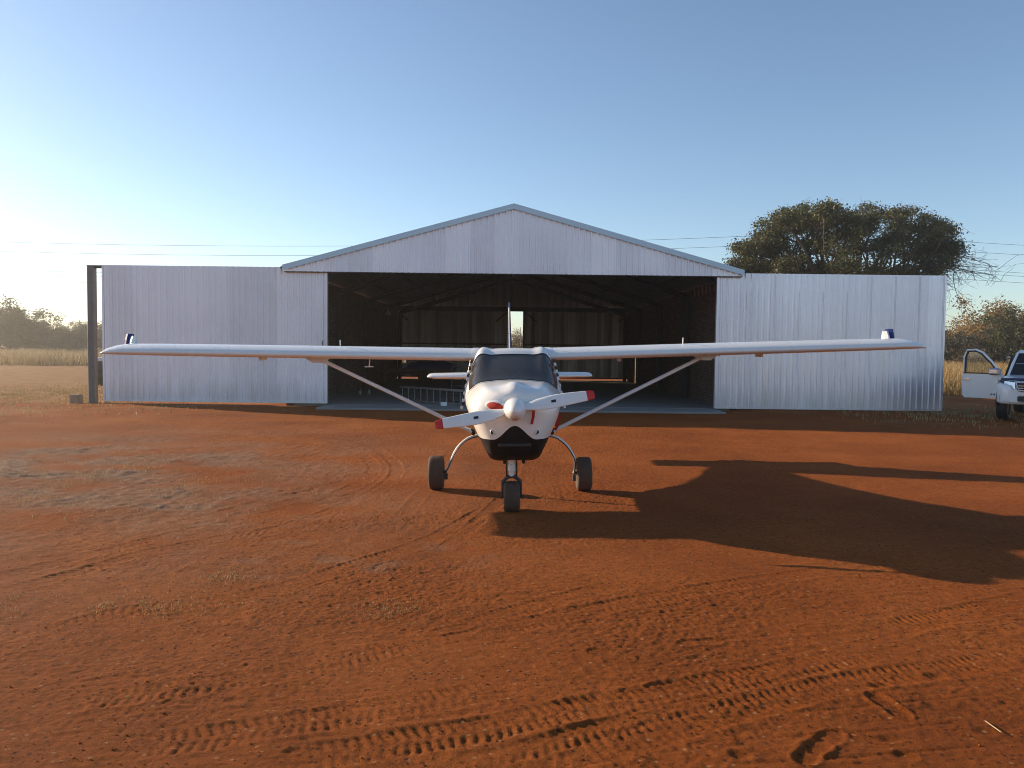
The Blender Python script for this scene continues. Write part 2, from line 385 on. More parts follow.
def spline(pts, step=.03):
    P = [np.array(p, float) for p in pts]; P = [2*P[0]-P[1]] + P + [2*P[-1]-P[-2]]; out = []
    for i in range(1, len(P)-2):
        n = max(2, int(np.linalg.norm(P[i+1]-P[i])/step))
        for k in range(n):
            t = k/n
            out.append(.5*((2*P[i]) + (-P[i-1]+P[i+1])*t + (2*P[i-1]-5*P[i]+4*P[i+1]-P[i+2])*t*t + (-P[i-1]+3*P[i]-3*P[i+1]+P[i+2])*t**3))
    out.append(P[-2]); return np.array(out)
def soft(v, k=6): return 1/(1+np.exp(-k*v))
def carve(pix, width, depth, style, period, fade=None, seed=0):
    pts = spline([gp(*p)[:2] for p in pix], .04); S = 0.0
    best = {}
    w2 = width/2 + .06
    D = np.full_like(X, 9.0); SS = np.zeros_like(X); TT = np.zeros_like(X); touched = None
    i0a, i1a, j0a, j1a = 10**9, 0, 10**9, 0
    for a, b in zip(pts[:-1], pts[1:]):
        d = b-a; Ls = np.linalg.norm(d); d = d/Ls; n = np.array([-d[1], d[0]])
        j0, j1 = np.searchsorted(xs, [min(a[0], b[0])-w2, max(a[0], b[0])+w2]); i0, i1 = np.searchsorted(ys, [min(a[1], b[1])-w2, max(a[1], b[1])+w2])
        if i1 > i0 and j1 > j0:
            xx = X[i0:i1, j0:j1]-a[0]; yy = Y[i0:i1, j0:j1]-a[1]
            s = np.clip(xx*d[0]+yy*d[1], 0, Ls); t = xx*n[0]+yy*n[1]
            dist = np.hypot(xx-s*d[0], yy-s*d[1]); blk = D[i0:i1, j0:j1]; mk = dist < blk
            blk[mk] = dist[mk]; SS[i0:i1, j0:j1][mk] = S+s[mk]; TT[i0:i1, j0:j1][mk] = t[mk]
            i0a, i1a, j0a, j1a = min(i0a, i0), max(i1a, i1), min(j0a, j0), max(j1a, j1)
        S += Ls
    if i1a <= i0a: return
    sl = (slice(i0a, i1a), slice(j0a, j1a)); D = D[sl]; s = SS[sl]; t = TT[sl]
    tn = t/(width/2); inside = soft(1-np.abs(D)/(width/2), 22)*(D < w2)
    if style == 'lug':        # two shoulder rows of chunky blocks and a zigzag centre
        jit = .35*perlin(s/.16+seed*3, t/.10, 90+seed)
        a_ = np.abs(tn)
        side = soft(np.sin(2*np.pi*(s/(period*.66) + .38*a_**1.6*(1 if seed % 2 else -1) + .5*(tn > 0) + jit))-.15, 6)*soft((a_-.16)/.05, 1.5)
        mid = .6*soft(np.sin(2*np.pi*(s/(period*1.32) + jit)), 6)*soft((.10-a_)/.04, 1.5)
        lug = np.clip(side + mid, 0, 1)
    elif style == 'chevron':
        lug = soft(np.sin(2*np.pi*(s/period + .8*np.abs(tn))), 4)
    else:
        lug = soft(np.sin(2*np.pi*tn*2.5), 3)
    wob = np.clip(.7 + 1.3*perlin(s/.5+seed*7, t/.3, 40+seed) + .5*perlin(s/.09+seed*5, t/.06, 45+seed), .45, 1.35)
    e = np.clip(s/.5, 0, 1)*np.clip((S-s)/.5, 0, 1)
    dep = -depth*.47*inside*(.14 + .95*lug*wob)
    berm = depth*.3*np.exp(-((np.abs(D)-width/2-.018)/.022)**2)*(D < w2)*(.6+.8*perlin(s/.09, t/.05, 60+seed))
    sm = H[sl]; sm -= sm*inside*.3*e
    H[sl] = sm + (dep+berm)*e
carve([(255,768),(326,756),(414,741),(484,730),(545,716),(598,706),(650,697),(697,685),(770,674),(825,662),(884,647)], .21, .016, 'lug', .075, seed=1)
carve([(520,775),(600,750),(650,737),(716,717),(770,702),(851,682),(942,669),(1040,652)], .20, .016, 'lug', .075, seed=2)
carve([(100,752),(150,745),(229,734),(326,719),(396,706),(457,697),(530,680)], .22, .015, 'lug', .075, seed=3)
carve([(420,775),(520,752),(590,732),(650,716),(723,699),(800,681),(860,668)], .14, .012, 'chevron', .05, seed=4)
carve([(-20,720),(80,702),(165,690),(260,676),(360,655),(470,625),(560,600),(640,580)], .2, .010, 'lug', .075, seed=5)
carve([(-20,648),(60,628),(130,611),(250,595),(350,566),(430,540),(500,503)], .2, .011, 'lug', .08, seed=6)
carve([(-20,598),(70,575),(150,552),(220,538),(300,522),(385,485),(393,462),(350,440),(250,432)], .18, .012, 'chevron', .07, seed=7)
carve([(-20,582),(70,560),(150,540),(220,524),(300,505),(362,482),(372,463),(340,447),(250,440)], .18, .011, 'chevron', .07, seed=8)
carve([(470,652),(512,628),(612,607),(677,595),(780,578),(900,560),(1050,540)], .2, .010, 'lug', .08, seed=9)
carve([(860,640),(905,626),(952,615),(1040,596)], .22, .013, 'lug', .075, seed=10)
carve([(640,640),(760,622),(880,604),(1040,575)], .2, .006, 'chevron', .07, seed=11)
carve([(0,560),(120,536),(240,508),(330,486),(380,470)], .2, .009, 'lug', .08, seed=12)
carve([(0,480),(120,470),(260,452),(420,437),(560,436)], .25, .012, 'lug', .1, seed=13)
carve([(620,470),(760,452),(900,446),(1040,447)], .25, .010, 'lug', .1, seed=14)
carve([(430,560),(480,520),(505,495),(515,470),(520,450)], .15, .008, 'rib', .1, seed=15)
carve([(400,520),(425,490),(440,470),(452,452)], .15, .007, 'rib', .1, seed=16)
for k, (a, b) in enumerate([((640,724),(1040,690)), ((690,745),(1040,715)), ((560,700),(760,664)), ((30,690),(300,640)), ((700,768),(1040,742)), ((180,600),(430,585))]):
    carve([a, ((a[0]+b[0])/2, (a[1]+b[1])/2+2), b], .022, .008, 'none', 1, seed=20+k)

def footprint(u, v, ang, ln=.28, wd=.10, depth=.0045):
    c = gp(u, v); ca, sa = math.cos(ang), math.sin(ang)
    j0, j1 = np.searchsorted(xs, [c[0]-.3, c[0]+.3]); i0, i1 = np.searchsorted(ys, [c[1]-.3, c[1]+.3])
    xx = X[i0:i1, j0:j1]-c[0]; yy = Y[i0:i1, j0:j1]-c[1]
    a = xx*ca+yy*sa; t = -xx*sa+yy*ca
    an = a/(ln/2); wloc = wd/2*(1 - .22*np.exp(-((an+.15)/.28)**2))*np.sqrt(np.clip(1-np.abs(an)**3.2, 0, 1))
    ins = soft((wloc-np.abs(t))/.006, 1.2)*(np.abs(an) < 1.1)*(wloc > .001)
    tread = soft(np.sin(2*np.pi*a/.032)*np.sin(2*np.pi*t/.032+1.2), 3)
    arch = 1-.85*np.exp(-((an+.18)/.13)**2)
    rim = np.exp(-((np.abs(t)-wloc-.012)/.012)**2)*(np.abs(an) < 1.0)*.006
    H[i0:i1, j0:j1] = H[i0:i1, j0:j1]*(1-.6*ins) - depth*ins*arch*(.45+.75*tread) + rim
for a in [(888,706,1.75), (812,752,.9), (826,742,.8), (610,655,2.7), (452,628,.5), (700,642,.2)]: footprint(*a)
def pit(u, v, r, d):
    c = gp(u, v); j0, j1 = np.searchsorted(xs, [c[0]-3*r, c[0]+3*r]); i0, i1 = np.searchsorted(ys, [c[1]-3*r, c[1]+3*r])
    rr = np.hypot((X[i0:i1, j0:j1]-c[0])/1.4, Y[i0:i1, j0:j1]-c[1])/r
    d *= .4; H[i0:i1, j0:j1] += -d*np.exp(-rr**2) + .35*d*np.exp(-((rr-1.5)/.5)**2)
for a in [(740,757,.03,.03), (880,686,.03,.025), (937,676,.035,.025), (889,740,.03,.018), (905,758,.03,.022), (985,732,.03,.02), (292,752,.02,.015), (676,674,.02,.012), (820,648,.03,.015), (715,684,.03,.012), (570,668,.03,.012), (400,664,.03,.014), (230,700,.035,.018)]: pit(*a)
H *= near
# gravel patch on the left, dry tan earth far off and beside the left door
gravel = np.exp(-(((X+6.3)/4.2)**2 + ((Y-9.8)/4.0)**2)) * np.clip(.62+1.6*perlin(X/1.5, Y/1.1, 31)+.6*perlin(X/.4, Y/.35, 32), 0, 1)
gravel += np.exp(-(((X+3.0)/1.5)**2 + ((Y-8.0)/.9)**2))*np.clip(perlin(X/.5, Y/.4, 33)+.1, 0, 1)*.9
gravel += np.exp(-(((X+1.4)/1.2)**2 + ((Y-6.0)/.8)**2))*np.clip(perlin(X/.4, Y/.3, 34)-.1, 0, 1)*1.0
tn = np.clip((Y-20.5)/16 + np.clip(-X-8, 0, 6)*.07 + .9*perlin(X/3.1, Y/2.2, 35)+.6*perlin(X/.9, Y/.5, 39), 0, 1)*np.clip((np.abs(X)-6.5)/3 + np.clip(Y-45, 0, 5), 0, 1)
H += np.clip(gravel, 0, 1)*near*(.03*np.clip(perlin(X/.13, Y/.12, 36), -.2, 1) + .05*perlin(X/1.0, Y/.8, 37))
# a soft bank of earth along the outside of the left door, and flat under the slab
H += .05*np.exp(-((Y-21.2)/.5)**2)*np.clip((-X-6.5)/1, 0, 1)*np.clip((12.5+X), 0, 1)*np.clip(.8+perlin(X/.9, Y/.5, 38), 0, 2)*0.5
slabm = np.clip((6.9-np.abs(X))/.3, 0, 1)*np.clip((Y-20.4)/.3, 0, 1)*np.clip((42.6-Y)/.4, 0, 1)
H = H*(1-slabm) - .03*slabm
ny, nx = X.shape
idx = np.arange(nx*ny).reshape(ny, nx)
Q = np.stack([idx[:-1,:-1], idx[:-1,1:], idx[1:,1:], idx[1:,:-1]], -1).reshape(-1, 4)
g = np_mesh('ground', np.stack([X, Y, H], -1).reshape(-1, 3), Q, M['soil'], attrs={'gravel': np.clip(gravel, 0, 1), 'tan': tn})
tag(g, 'red sandy yard with tyre tracks and boot prints', None, None, 'structure')
def gz(x, y):
    i = min(max(np.searchsorted(ys, y), 1), ny-1); j = min(max(np.searchsorted(xs, x), 1), nx-1)
    return float(H[i, j])

# crumbs of soil: nobody could count them
oct_ = np.array([(1,0,0),(-1,0,0),(0,1,0),(0,-1,0),(0,0,1),(0,0,-.7)], float)
octf = np.array([(0,2,4),(2,1,4),(1,3,4),(3,0,4),(2,0,5),(1,2,5),(3,1,5),(0,3,5)])
cv, cf = [], []
ncl = 0
while ncl < 2000:
    u, v = random.uniform(0, 1024), 430 + 338*random.random()**.75
    p = gp(u, v)
    dens = .35 + .9*float(perlin(np.array([p[0]/.7]), np.array([p[1]/.5]), 50)[0])
    if random.random() > dens: continue
    s = random.choice((.003, .003, .0035, .004, .0045, .006))*random.uniform(.6, 1.3)*(1 if p[1] < 6 else 1.3)
    vv = oct_*(s*rng.uniform(.6, 1.3, (6, 1)))*np.array([1, 1, .75]); a = random.uniform(0, 6.28)
    vv = np.stack([vv[:,0]*math.cos(a)-vv[:,1]*math.sin(a), vv[:,0]*math.sin(a)+vv[:,1]*math.cos(a), vv[:,2]], -1) + np.array([p[0], p[1], gz(p[0], p[1])+s*.25])
    cv.append(vv); cf.append(octf + 6*ncl); ncl += 1
o = np_mesh('soil_crumbs', np.concatenate(cv), np.concatenate(cf), M['clod'], smooth=True)
tag(o, 'small red soil crumbs scattered over the yard', None, None, 'stuff')

# ------------------------------------------------------------------ grass
def blades(n, xy, hgt, wid, lean, base_z=None):
    """n curved blades (two quads) at the points xy"""
    h = hgt*rng.uniform(.55, 1.15, n); a = rng.uniform(0, 2*np.pi, n); ln = lean*rng.uniform(.2, 1, n)*h; w = wid*rng.uniform(.6, 1.3, n)
    dx, dy = np.cos(a)*ln, np.sin(a)*ln; b = rng.uniform(0, 2*np.pi, n); wx, wy = np.cos(b)*w/2, np.sin(b)*w/2
    x, y = xy[:,0], xy[:,1]; z = np.zeros(n) if base_z is None else base_z
    V = np.stack([np.stack([x-wx, y-wy, z], -1), np.stack([x+wx, y+wy, z], -1),
                  np.stack([x+wx*.8+dx*.35, y+wy*.8+dy*.35, z+h*.6], -1), np.stack([x-wx*.8+dx*.35, y-wy*.8+dy*.35, z+h*.6], -1),
                  np.stack([x+wx*.2+dx, y+wy*.2+dy, z+h], -1), np.stack([x-wx*.2+dx, y-wy*.2+dy, z+h], -1)], 1).reshape(-1, 3)
    k = np.arange(n)*6
    return V, np.concatenate([np.stack([k, k+1, k+2, k+3], -1), np.stack([k+3, k+2, k+4, k+5], -1)])
M['grass'] = leaf_mat('dry_savanna_grass', (.27, .17, .07), (.55, .39, .17), .35)
M['grass_short'] = leaf_mat('short_dry_grass', (.24, .16, .07), (.45, .34, .16), .3)
M['grass_pale'] = leaf_mat('pale_savanna_grass', (.22, .155, .08), (.44, .34, .19), .35)
def field(name, label, n, fx, fy, hgt, wid, m='grass', thresh=-.15):
    x = fx(rng.random(n*2)); y = fy(rng.random(n*2)); x, y = x, y
    k = perlin(x/6, y/6, 71)+.5*perlin(x/1.5, y/1.5, 72) > thresh
    xy = np.stack([x[k], y[k]], -1)[:n]
    hm = 1 + .45*perlin(xy[:,0]/5, xy[:,1]/5, 73)
    V, Qf = blades(len(xy), xy, hgt*hm, wid, .45)
    return tag(np_mesh(name, V, Qf, M[m], smooth=False), label, None, None, 'stuff')
field('tall_grass', 'tall dry yellow grass across the far field on the left', 70000, lambda r: -115+100*r, lambda r: 60+75*rng.random(len(r))**1.3, 1.0, .045, 'grass_pale')
field('tall_grass', 'tall golden grass in the sun on the right', 90000, lambda r: 13+75*r, lambda r: 31+44*rng.random(len(r))**1.3, 1.05, .03, thresh=-.3)
field('tall_grass', 'tall dry grass in the field behind the hangar', 20000, lambda r: -14+30*r, lambda r: 58+50*rng.random(len(r)), 1.2, .05)
# short grass on the bare ground by the post on the left, and weeds under the right door end
def scatter(name, label, n, cx, cy, sx, sy, h, w, th=.0):
    x = rng.normal(cx, sx, n*3); y = rng.normal(cy, sy, n*3); k = perlin(x/.8, y/.7, 81) + .6*perlin(x/.25, y/.25, 82) > th
    xy = np.stack([x[k], y[k]], -1)[:n]
    z = np.array([gz(a, b) for a, b in xy])-.005
    V, Qf = blades(len(xy), xy, h, w, .9, z)
    return tag(np_mesh(name, V, Qf, M['grass_short'], smooth=False), label, None, None, 'stuff')
scatter('short_grass', 'short dry grass on the bare ground beside the steel post', 9000, -15.5, 25, 3.6, 3.5, .07, .02)
scatter('short_grass', 'short dry grass in the shade by the right door end', 2200, 12.6, 21.0, 1.6, 1.5, .09, .02)
a = gp(228, 577); scatter('dry_weeds', 'little patch of dry weeds on the left of the yard', 350, a[0], a[1], .12, .10, .02, .004, -.3)
a = gp(393, 611); scatter('dry_weeds', 'little patch of dry weeds in the middle of the yard', 420, a[0], a[1], .16, .10, .018, .004, -.3)
a = gp(100, 606); scatter('dry_weeds', 'thin dry weeds along the tyre track on the left', 520, a[0], a[1], .45, .10, .022, .004, -.2)
a = gp(80, 480); scatter('dry_weeds', 'scattered dry stalks on the stony patch', 1500, a[0], a[1], 1.6, 1.2, .04, .006, .1)
b = MB(); a = gp(985, 722); c = gp(1001, 735); b.tube([(a[0], a[1], gz(a[0], a[1])+.008), ((a[0]+c[0])/2, (a[1]+c[1])/2, gz(a[0], a[1])+.012), (c[0], c[1], gz(c[0], c[1])+.012)], .0018, 6)
tag(b.build('straw', M['straw']), 'single pale straw lying on the red soil beside boot prints', 'straw')

# ------------------------------------------------------------------ hangar
HY = 22.0
ROOF0, ROOFA, HWD = 3.93, 5.70, 6.5
def roof_z(x): return ROOFA - (ROOFA-ROOF0)*abs(x)/HWD
def low_rib(u):       # shallower, softer rib; every fourth rib carries the sheet overlap
    p = u % .1715; h = .018
    return 0 if p < .0975 else (p-.0975)/.02*h if p < .1175 else h if p < .1515 else (.1715-p)/.02*h
def ibr(u):            # trapezoid rib profile, pitch 171.5 mm
    p = (u % .1715)
    return 0 if p < .0975 else (p-.0975)/.02*.036 if p < .1175 else .036 if p < .1515 else (.1715-p)/.02*.036
def wide_rib(u):
    p = u % .40
    return 0 if p < .22 else (p-.22)/.03*.06 if p < .25 else .06 if p < .37 else (.40-p)/.03*.06
def ibr_us(a, b, pt=.1715, qs=(0, .0975, .1175, .1515)):
    k = math.floor(a/pt); us = {a, b}
    while k*pt < b+.2:
        for q in qs:
            u = k*pt+q
            if a < u < b: us.add(u)
        k += 1
    return sorted(us)
def sheet(mb, x0, x1, y, zlo, zhi, side=-1, mi=0, off=0.0, zsteps=1, prof=ibr):
    us = ibr_us(x0+off, x1+off, .40, (0, .22, .25, .37)) if prof is wide_rib else ibr_us(x0+off, x1+off); n = len(us); vs = []; fs = []
    for k in range(zsteps+1):
        for u in us:
            x = u-off; lo, hi = (zlo(x) if callable(zlo) else zlo), (zhi(x) if callable(zhi) else zhi)
            vs.append((x, y+side*prof(u), lo+(hi-lo)*k/zsteps))
    for k in range(zsteps):
        for i in range(n-1): fs.append((k*n+i, k*n+i+1, (k+1)*n+i+1, (k+1)*n+i))
    mb.add(vs, fs, mi)
hang = tag(empty('hangar', (0, HY, 0)), 'galvanised steel aircraft hangar with gable roof and its doors slid open', 'hangar')
HP = Vector((0, -HY, 0))
def hb(mb, name, m, parent=None):
    o = mb.build(name, m, hang if parent is None else parent)
    if parent is None: o.location = HP
    return o
# front gable sheet, stands proud of the sliding doors
b = MB(); sheet(b, -HWD, HWD, HY-.16, 3.80, lambda x: roof_z(x)-.03, -1); o = hb(b, 'gable_wall', M['galv_gable'])
b = MB()
for z in (3.83,): b.box((-HWD+.02, HY-.155, z-.05), (HWD-.02, HY-.10, z+.05))
b.box((-11.95, HY-.025, 3.84), (12.2, HY+.06, 3.885))
hb(b, 'door_rail', M['steel'])
for s in (-1, 1):           # barge flashing: an angle over roof edge and gable
    b = MB(); x0, x1 = 0.0, s*(HWD+.01)
    z0, z1 = ROOFA+.06, roof_z(HWD)+.046
    def strip(ya, yb, da, db):
        vs = [(x0, ya, z0+da), (x1, ya, z1+da), (x1, yb, z1+db), (x0, yb, z0+db)]
        return vs
    vs = [(x0, HY-.235, z0), (x1, HY-.235, z1), (x1, HY+.1, z1), (x0, HY+.1, z0), (x0, HY-.235, z0-.155), (x1, HY-.235, z1-.155), (x1, HY-.228, z1-.155), (x0, HY-.228, z0-.155), (x0, HY-.228, z0-.008), (x1, HY-.228, z1-.008), (x1, HY+.1, z1-.008), (x0, HY+.1, z0-.008)]
    fs = [(0,1,2,3), (4,5,1,0), (7,6,5,4), (8,9,6,7), (11,10,9,8), (1,5,6,9,10,2), (3,2,10,11)]
    if s > 0: pass
    b.add(vs, fs if s > 0 else [f[::-1] for f in fs]); hb(b, 'barge_flashing', M['flash'])
b = MB(); b.tube([(0, HY-.21, ROOFA+.005), (0, HY+20.2, ROOFA+.005)], .06, 10); hb(b, 'ridge_cap', M['flash'])
# roof, two slopes of sheet running down the slope
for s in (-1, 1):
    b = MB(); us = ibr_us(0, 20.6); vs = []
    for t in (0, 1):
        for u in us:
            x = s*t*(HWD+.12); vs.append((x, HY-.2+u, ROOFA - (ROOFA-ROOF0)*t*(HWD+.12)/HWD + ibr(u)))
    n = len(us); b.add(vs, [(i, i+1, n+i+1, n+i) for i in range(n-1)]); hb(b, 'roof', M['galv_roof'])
# side walls of brick, stopping short of the roof sheets near the front
for s in (-1, 1):
    b = MB(); xi, xo = s*6.28, s*6.50
    b.box((min(xi, xo), HY+.12, -.05), (max(xi, xo), HY+20, 3.55)); hb(b, 'brick_wall', M['brick'])
    b = MB(); b.box((min(xi, xo)+.02, HY+5.2, 3.552), (max(xi, xo)-.02, HY+20, 3.86))
    k = 0.2
    if s < 0: b.box((min(xi, xo)+.02, HY+.13, 3.552), (max(xi, xo)-.02, HY+5.198, 3.86))
    while s > 0 and k < 5.2:
        b.box((min(xi, xo)+.02, HY+k, 3.552), (max(xi, xo)-.02, min(HY+k+.34, HY+5.198), 3.86)); k += .52
    hb(b, 'eave_filler', M['rust'])
# portal frames: five, columns + rafters + knee braces, and purlins
for k in range(5):
    y = HY+.35+k*4.85
    b = MB()
    for s in (-1, 1):
        b.box((s*6.1-.09, y-.08, .03), (s*6.1+.09, y+.08, 3.62))
        b.tube([(s*6.1, y, 3.60), (0, y, 5.42)], .10, 4, smooth=False)
    hb(b, 'portal_frame', M['steel'])
for s in (-1, 1):
    for k in range(1, 6):
        x = s*(k*1.2-.5); b = MB(); b.box((x-.03, HY+.05, roof_z(x)-.125), (x+.03, HY+20, roof_z(x)-.02)); hb(b, 'purlin', M['steel'])
# rear wall: gable sheet above, two sliding doors leaving a slit
RY = HY+20.0
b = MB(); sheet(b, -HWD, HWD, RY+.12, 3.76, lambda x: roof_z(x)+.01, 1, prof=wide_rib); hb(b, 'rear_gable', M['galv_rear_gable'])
for lo, hi in ((-6.55, -6.05), (6.27, 6.5)):
    pass
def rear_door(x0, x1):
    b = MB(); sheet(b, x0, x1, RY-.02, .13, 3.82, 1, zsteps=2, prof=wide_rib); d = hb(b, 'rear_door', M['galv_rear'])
    b = MB()
    for z in (.16, 1.95, 3.79): b.box((x0+.03, RY-.09, z-.035), (x1-.03, RY-.03, z+.035))
    for x in (x0+.04, x1-.04): b.box((x-.035, RY-.10, .12), (x+.035, RY-.031, 3.83))
    b.tube([(x0+.1, RY-.06, 3.72), (x0+.75, RY-.06, 3.2)], .025, 4); b.tube([(x1-.1, RY-.06, 3.72), (x1-.75, RY-.06, 3.2)], .025, 4)
    hb(b, 'door_frame', M['rust'], d)
rear_door(-6.45, -.17); rear_door(.56, 6.45)
b = MB(); b.box((-6.5, RY-.14, 3.74), (6.5, RY-.105, 3.98)); hb(b, 'rear_lintel', M['steel'])
# front sliding doors
def front_door(x0, x1, m, z0, z1):
    b = MB(); sheet(b, x0, x1, HY-.04, z0, z1, -1, off=.06 if x0 < 0 else 40.0, zsteps=3, prof=ibr if x0 < 0 else low_rib); 
    if x0 > 0:                       # pale strips paint the sky glint along the sheet laps, some cut short
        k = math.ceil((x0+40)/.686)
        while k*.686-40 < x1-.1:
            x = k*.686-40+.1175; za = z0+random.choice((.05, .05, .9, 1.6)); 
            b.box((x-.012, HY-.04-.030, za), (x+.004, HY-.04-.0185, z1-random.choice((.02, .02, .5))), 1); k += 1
    d = hb(b, 'sliding_door', [m, M['lap_glint']])
    b = MB()
    for z in (z0+.06, (z0+z1)/2, z1-.1): b.box((x0+.02, HY-.035, z-.035), (x1-.02, HY+.025, z+.035))
    n = 4
    for k in range(n+1):
        x = x0+.05+(x1-x0-.1)*k/n; b.box((x-.03, HY-.037, z0+.02), (x+.03, HY+.03, z1-.03))
    hb(b, 'door_frame', M['rust'], d)
    b = MB(); 
    b.box((x0-.015, HY-.082, z0-.012), (x0+.035, HY+.035, z1-.01)); b.box((x1-.035, HY-.082, z0-.012), (x1+.015, HY+.035, z1-.01))
    b.box((x0+.036, HY-.083, z0-.014), (x1-.036, HY-.03, z0+.04))
    hb(b, 'edge_trim', m, d)
    b = MB(); e = x1 if x0 < 0 else x0; q = -1 if x0 < 0 else 1
    b.tube([(e+q*.10, HY-.09, 1.55), (e+q*.10, HY-.14, 1.57), (e+q*.10, HY-.14, 1.83), (e+q*.10, HY-.09, 1.85)], .012, 8)
    hb(b, 'handle', M['steel'], d)
    return d
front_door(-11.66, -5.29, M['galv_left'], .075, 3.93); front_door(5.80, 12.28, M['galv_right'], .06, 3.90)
b = MB(); b.bbox((-12.09, HY-.10, -.1), (-11.90, HY+.09, 3.89), .012); b.box((-12.09, HY-.10, 3.892), (-11.64, HY+.05, 3.915)); hb(b, 'rail_post', M['post'])
# concrete floor and apron
b = MB(); b.bbox((-6.27, HY+.1, -.12), (6.27, RY+.05, .03), .012); b.bbox((-5.35, 20.9, -.14), (5.85, HY+.098, .022), .012); b.build('concrete_floor', M['concrete']); tag(bpy.data.objects['concrete_floor'], 'concrete hangar floor and apron', None, None, 'structure')

# things in the hangar
def ladder():
    t = tag(empty('ladder', (-3.5, 23.9, .03), math.atan2(-1.95, 2.1)), 'aluminium ladder lying on its side on the hangar floor', 'ladder')
    for z in (.04, .44):
        b = MB(); b.bbox((0, -.015, z-.035), (2.9, .015, z+.035), .004); o = b.build('rail', M['alu'], t)
    for k in range(10):
        b = MB(); b.tube([(.15+k*.29, 0, .07), (.15+k*.29, 0, .41)], .016, 8); b.build('rung', M['alu'], t)
ladder()
t = tag(empty('hand_trolley', (-1.62, 22.9, .03), .25), 'dark steel hand trolley beside the ladder end', 'trolley')
b = MB()
for s in (-1, 1): b.tube([(s*.17, .0, .12), (s*.17, .12, .95), (s*.13, .2, 1.1)], .02, 8)
b.tube([(-.13, .2, 1.1), (.13, .2, 1.1)], .02, 8)
for z in (.3, .55, .8): b.tube([(-.17, .05*z, z), (.17, .05*z, z)], .014, 8)
b.build('frame', M['steel'], t)
b = MB(); b.bbox((-.2, -.28, .05), (.2, .0, .07), .004); b.build('toe_plate', M['steel'], t)
for s in (-1, 1):
    b = MB(); b.lathe([(.05, -.03), (.12, -.03), (.13, 0), (.12, .03), (.05, .03)], (s*.23, .03, .13), (1, 0, 0), 18); b.build('wheel', M['rubber'], t)
def can(name, label, cat, x, y, r, h, m, lid=None, grp=None):
    t = tag(empty(name, (x, y, .03)), label, cat, grp)
    b = MB(); b.lathe([(r*.93, 0), (r, .02*h), (r, .32*h), (r*1.03, .34*h), (r, .36*h), (r, .64*h), (r*1.03, .66*h), (r, .68*h), (r, .97*h), (r*.95, h)], (0,0,0), (0,0,1), 24); b.build('body', m, t)
    b = MB(); b.lathe([(r*1.02, h-.01), (r*1.05, h+.01), (r*1.05, h+.12), (r*.9, h+.14), (r*.05, h+.14)], (0,0,0), (0,0,1), 24); b.build('lid', lid or m, t)
    return t
t = tag(empty('white_box', (-1.95, 22.0, .03), .3), 'small white box with a flap lid on the floor by the ladder', 'box')
b = MB(); b.bbox((-.08, -.06, 0), (.08, .06, .085), .004); b.build('body', M['white_matt'], t)
b = MB(); b.bbox((-.083, -.063, .087), (.083, .063, .11), .004); b.build('lid', M['white_matt'], t)
a = at(360, 394, 27.0); can('paint_tin', 'left one of two small pale tins by the left brick wall', 'tin', a[0], 27.0, .06, .14, M['dull_tin'], M['steel'], 'pale tins on the hangar floor')
can('paint_tin', 'right one of two small pale tins by the left brick wall', 'tin', a[0]+.3, 27.1, .05, .17, M['dull_tin'], M['steel'], 'pale tins on the hangar floor')
t = tag(empty('trailer', (-4.4, 37.6, .03)), 'low dark trailer standing at the back of the hangar', 'trailer')
b = MB(); b.bbox((-1.5, -.8, .42), (1.5, .8, .5), .01); b.build('deck', M['steel'], t)
for s in (-1, 1):
    b = MB(); b.box((-1.5, s*.8-.03, .502), (1.5, s*.8+.03, .66)); b.build('side_board', M['rust'], t)
    b = MB(); b.lathe([(.1, -.08), (.24, -.08), (.28, -.04), (.28, .04), (.24, .08), (.1, .08)], (.2, s*.96, .28), (0, 1, 0), 20); b.build('wheel', M['rubber'], t)
b = MB(); b.tube([(1.5, -.6, .44), (2.3, 0, .42), (1.5, .6, .44)], .04, 6); b.build('drawbar', M['steel'], t)
# tarpaulin bundle on the trailer
b = MB(); rings = []
for k in range(13):
    x = -1.15+2.3*k/12; hgt = .62*math.sin(math.pi*(.08+.84*k/12))**.5*(1+.12*math.sin(k*2.3)); w = .66*(1+.06*math.sin(k*3.1))
    rings.append([(x+.03*math.sin(j*4+k), w*math.cos(math.pi*j/12)*(1-.15*math.sin(math.pi*j/12)), .505+hgt*math.sin(math.pi*j/12)**.7*(1+.08*math.sin(j*2.7+k*1.3))) for j in range(13)])
b.loft([[(p[0]-3.95, p[1]+37.6, p[2]+.03) for p in r] for r in rings]); tag(b.build('tarpaulin', M['tarp']), 'blue tarpaulin heaped over a load on the trailer', 'tarpaulin')
t = tag(empty('wall_lamp', (-6.26, 36.7, 3.5)), 'white lamp fixed high on the left brick wall', 'lamp')
b = MB(); b.tube([(0,0,0), (.18,0,.05), (.3,0,0)], .02, 8); b.build('bracket', M['steel'], t)
b = MB(); b.lathe([(.04, 0), (.06, -.06), (.15, -.22), (.16, -.26)], (.3, 0, 0), (0, 0, 1), 18); b.build('lamp_shade', M['white_matt'], t)
t = tag(empty('wall_bracket', (-6.27, 24.4, .85)), 'small rusty red bracket on the left brick wall near the door', 'bracket')
b = MB()
for z in (0, .24): b.box((0, -.3, z), (.25, .3, z+.03))
b.build('frame', M['red_cloth'], t)
b = MB(); b.box((0.002, -.02, .03), (.03, .02, .24)); b.build('upright', M['red_cloth'], t)

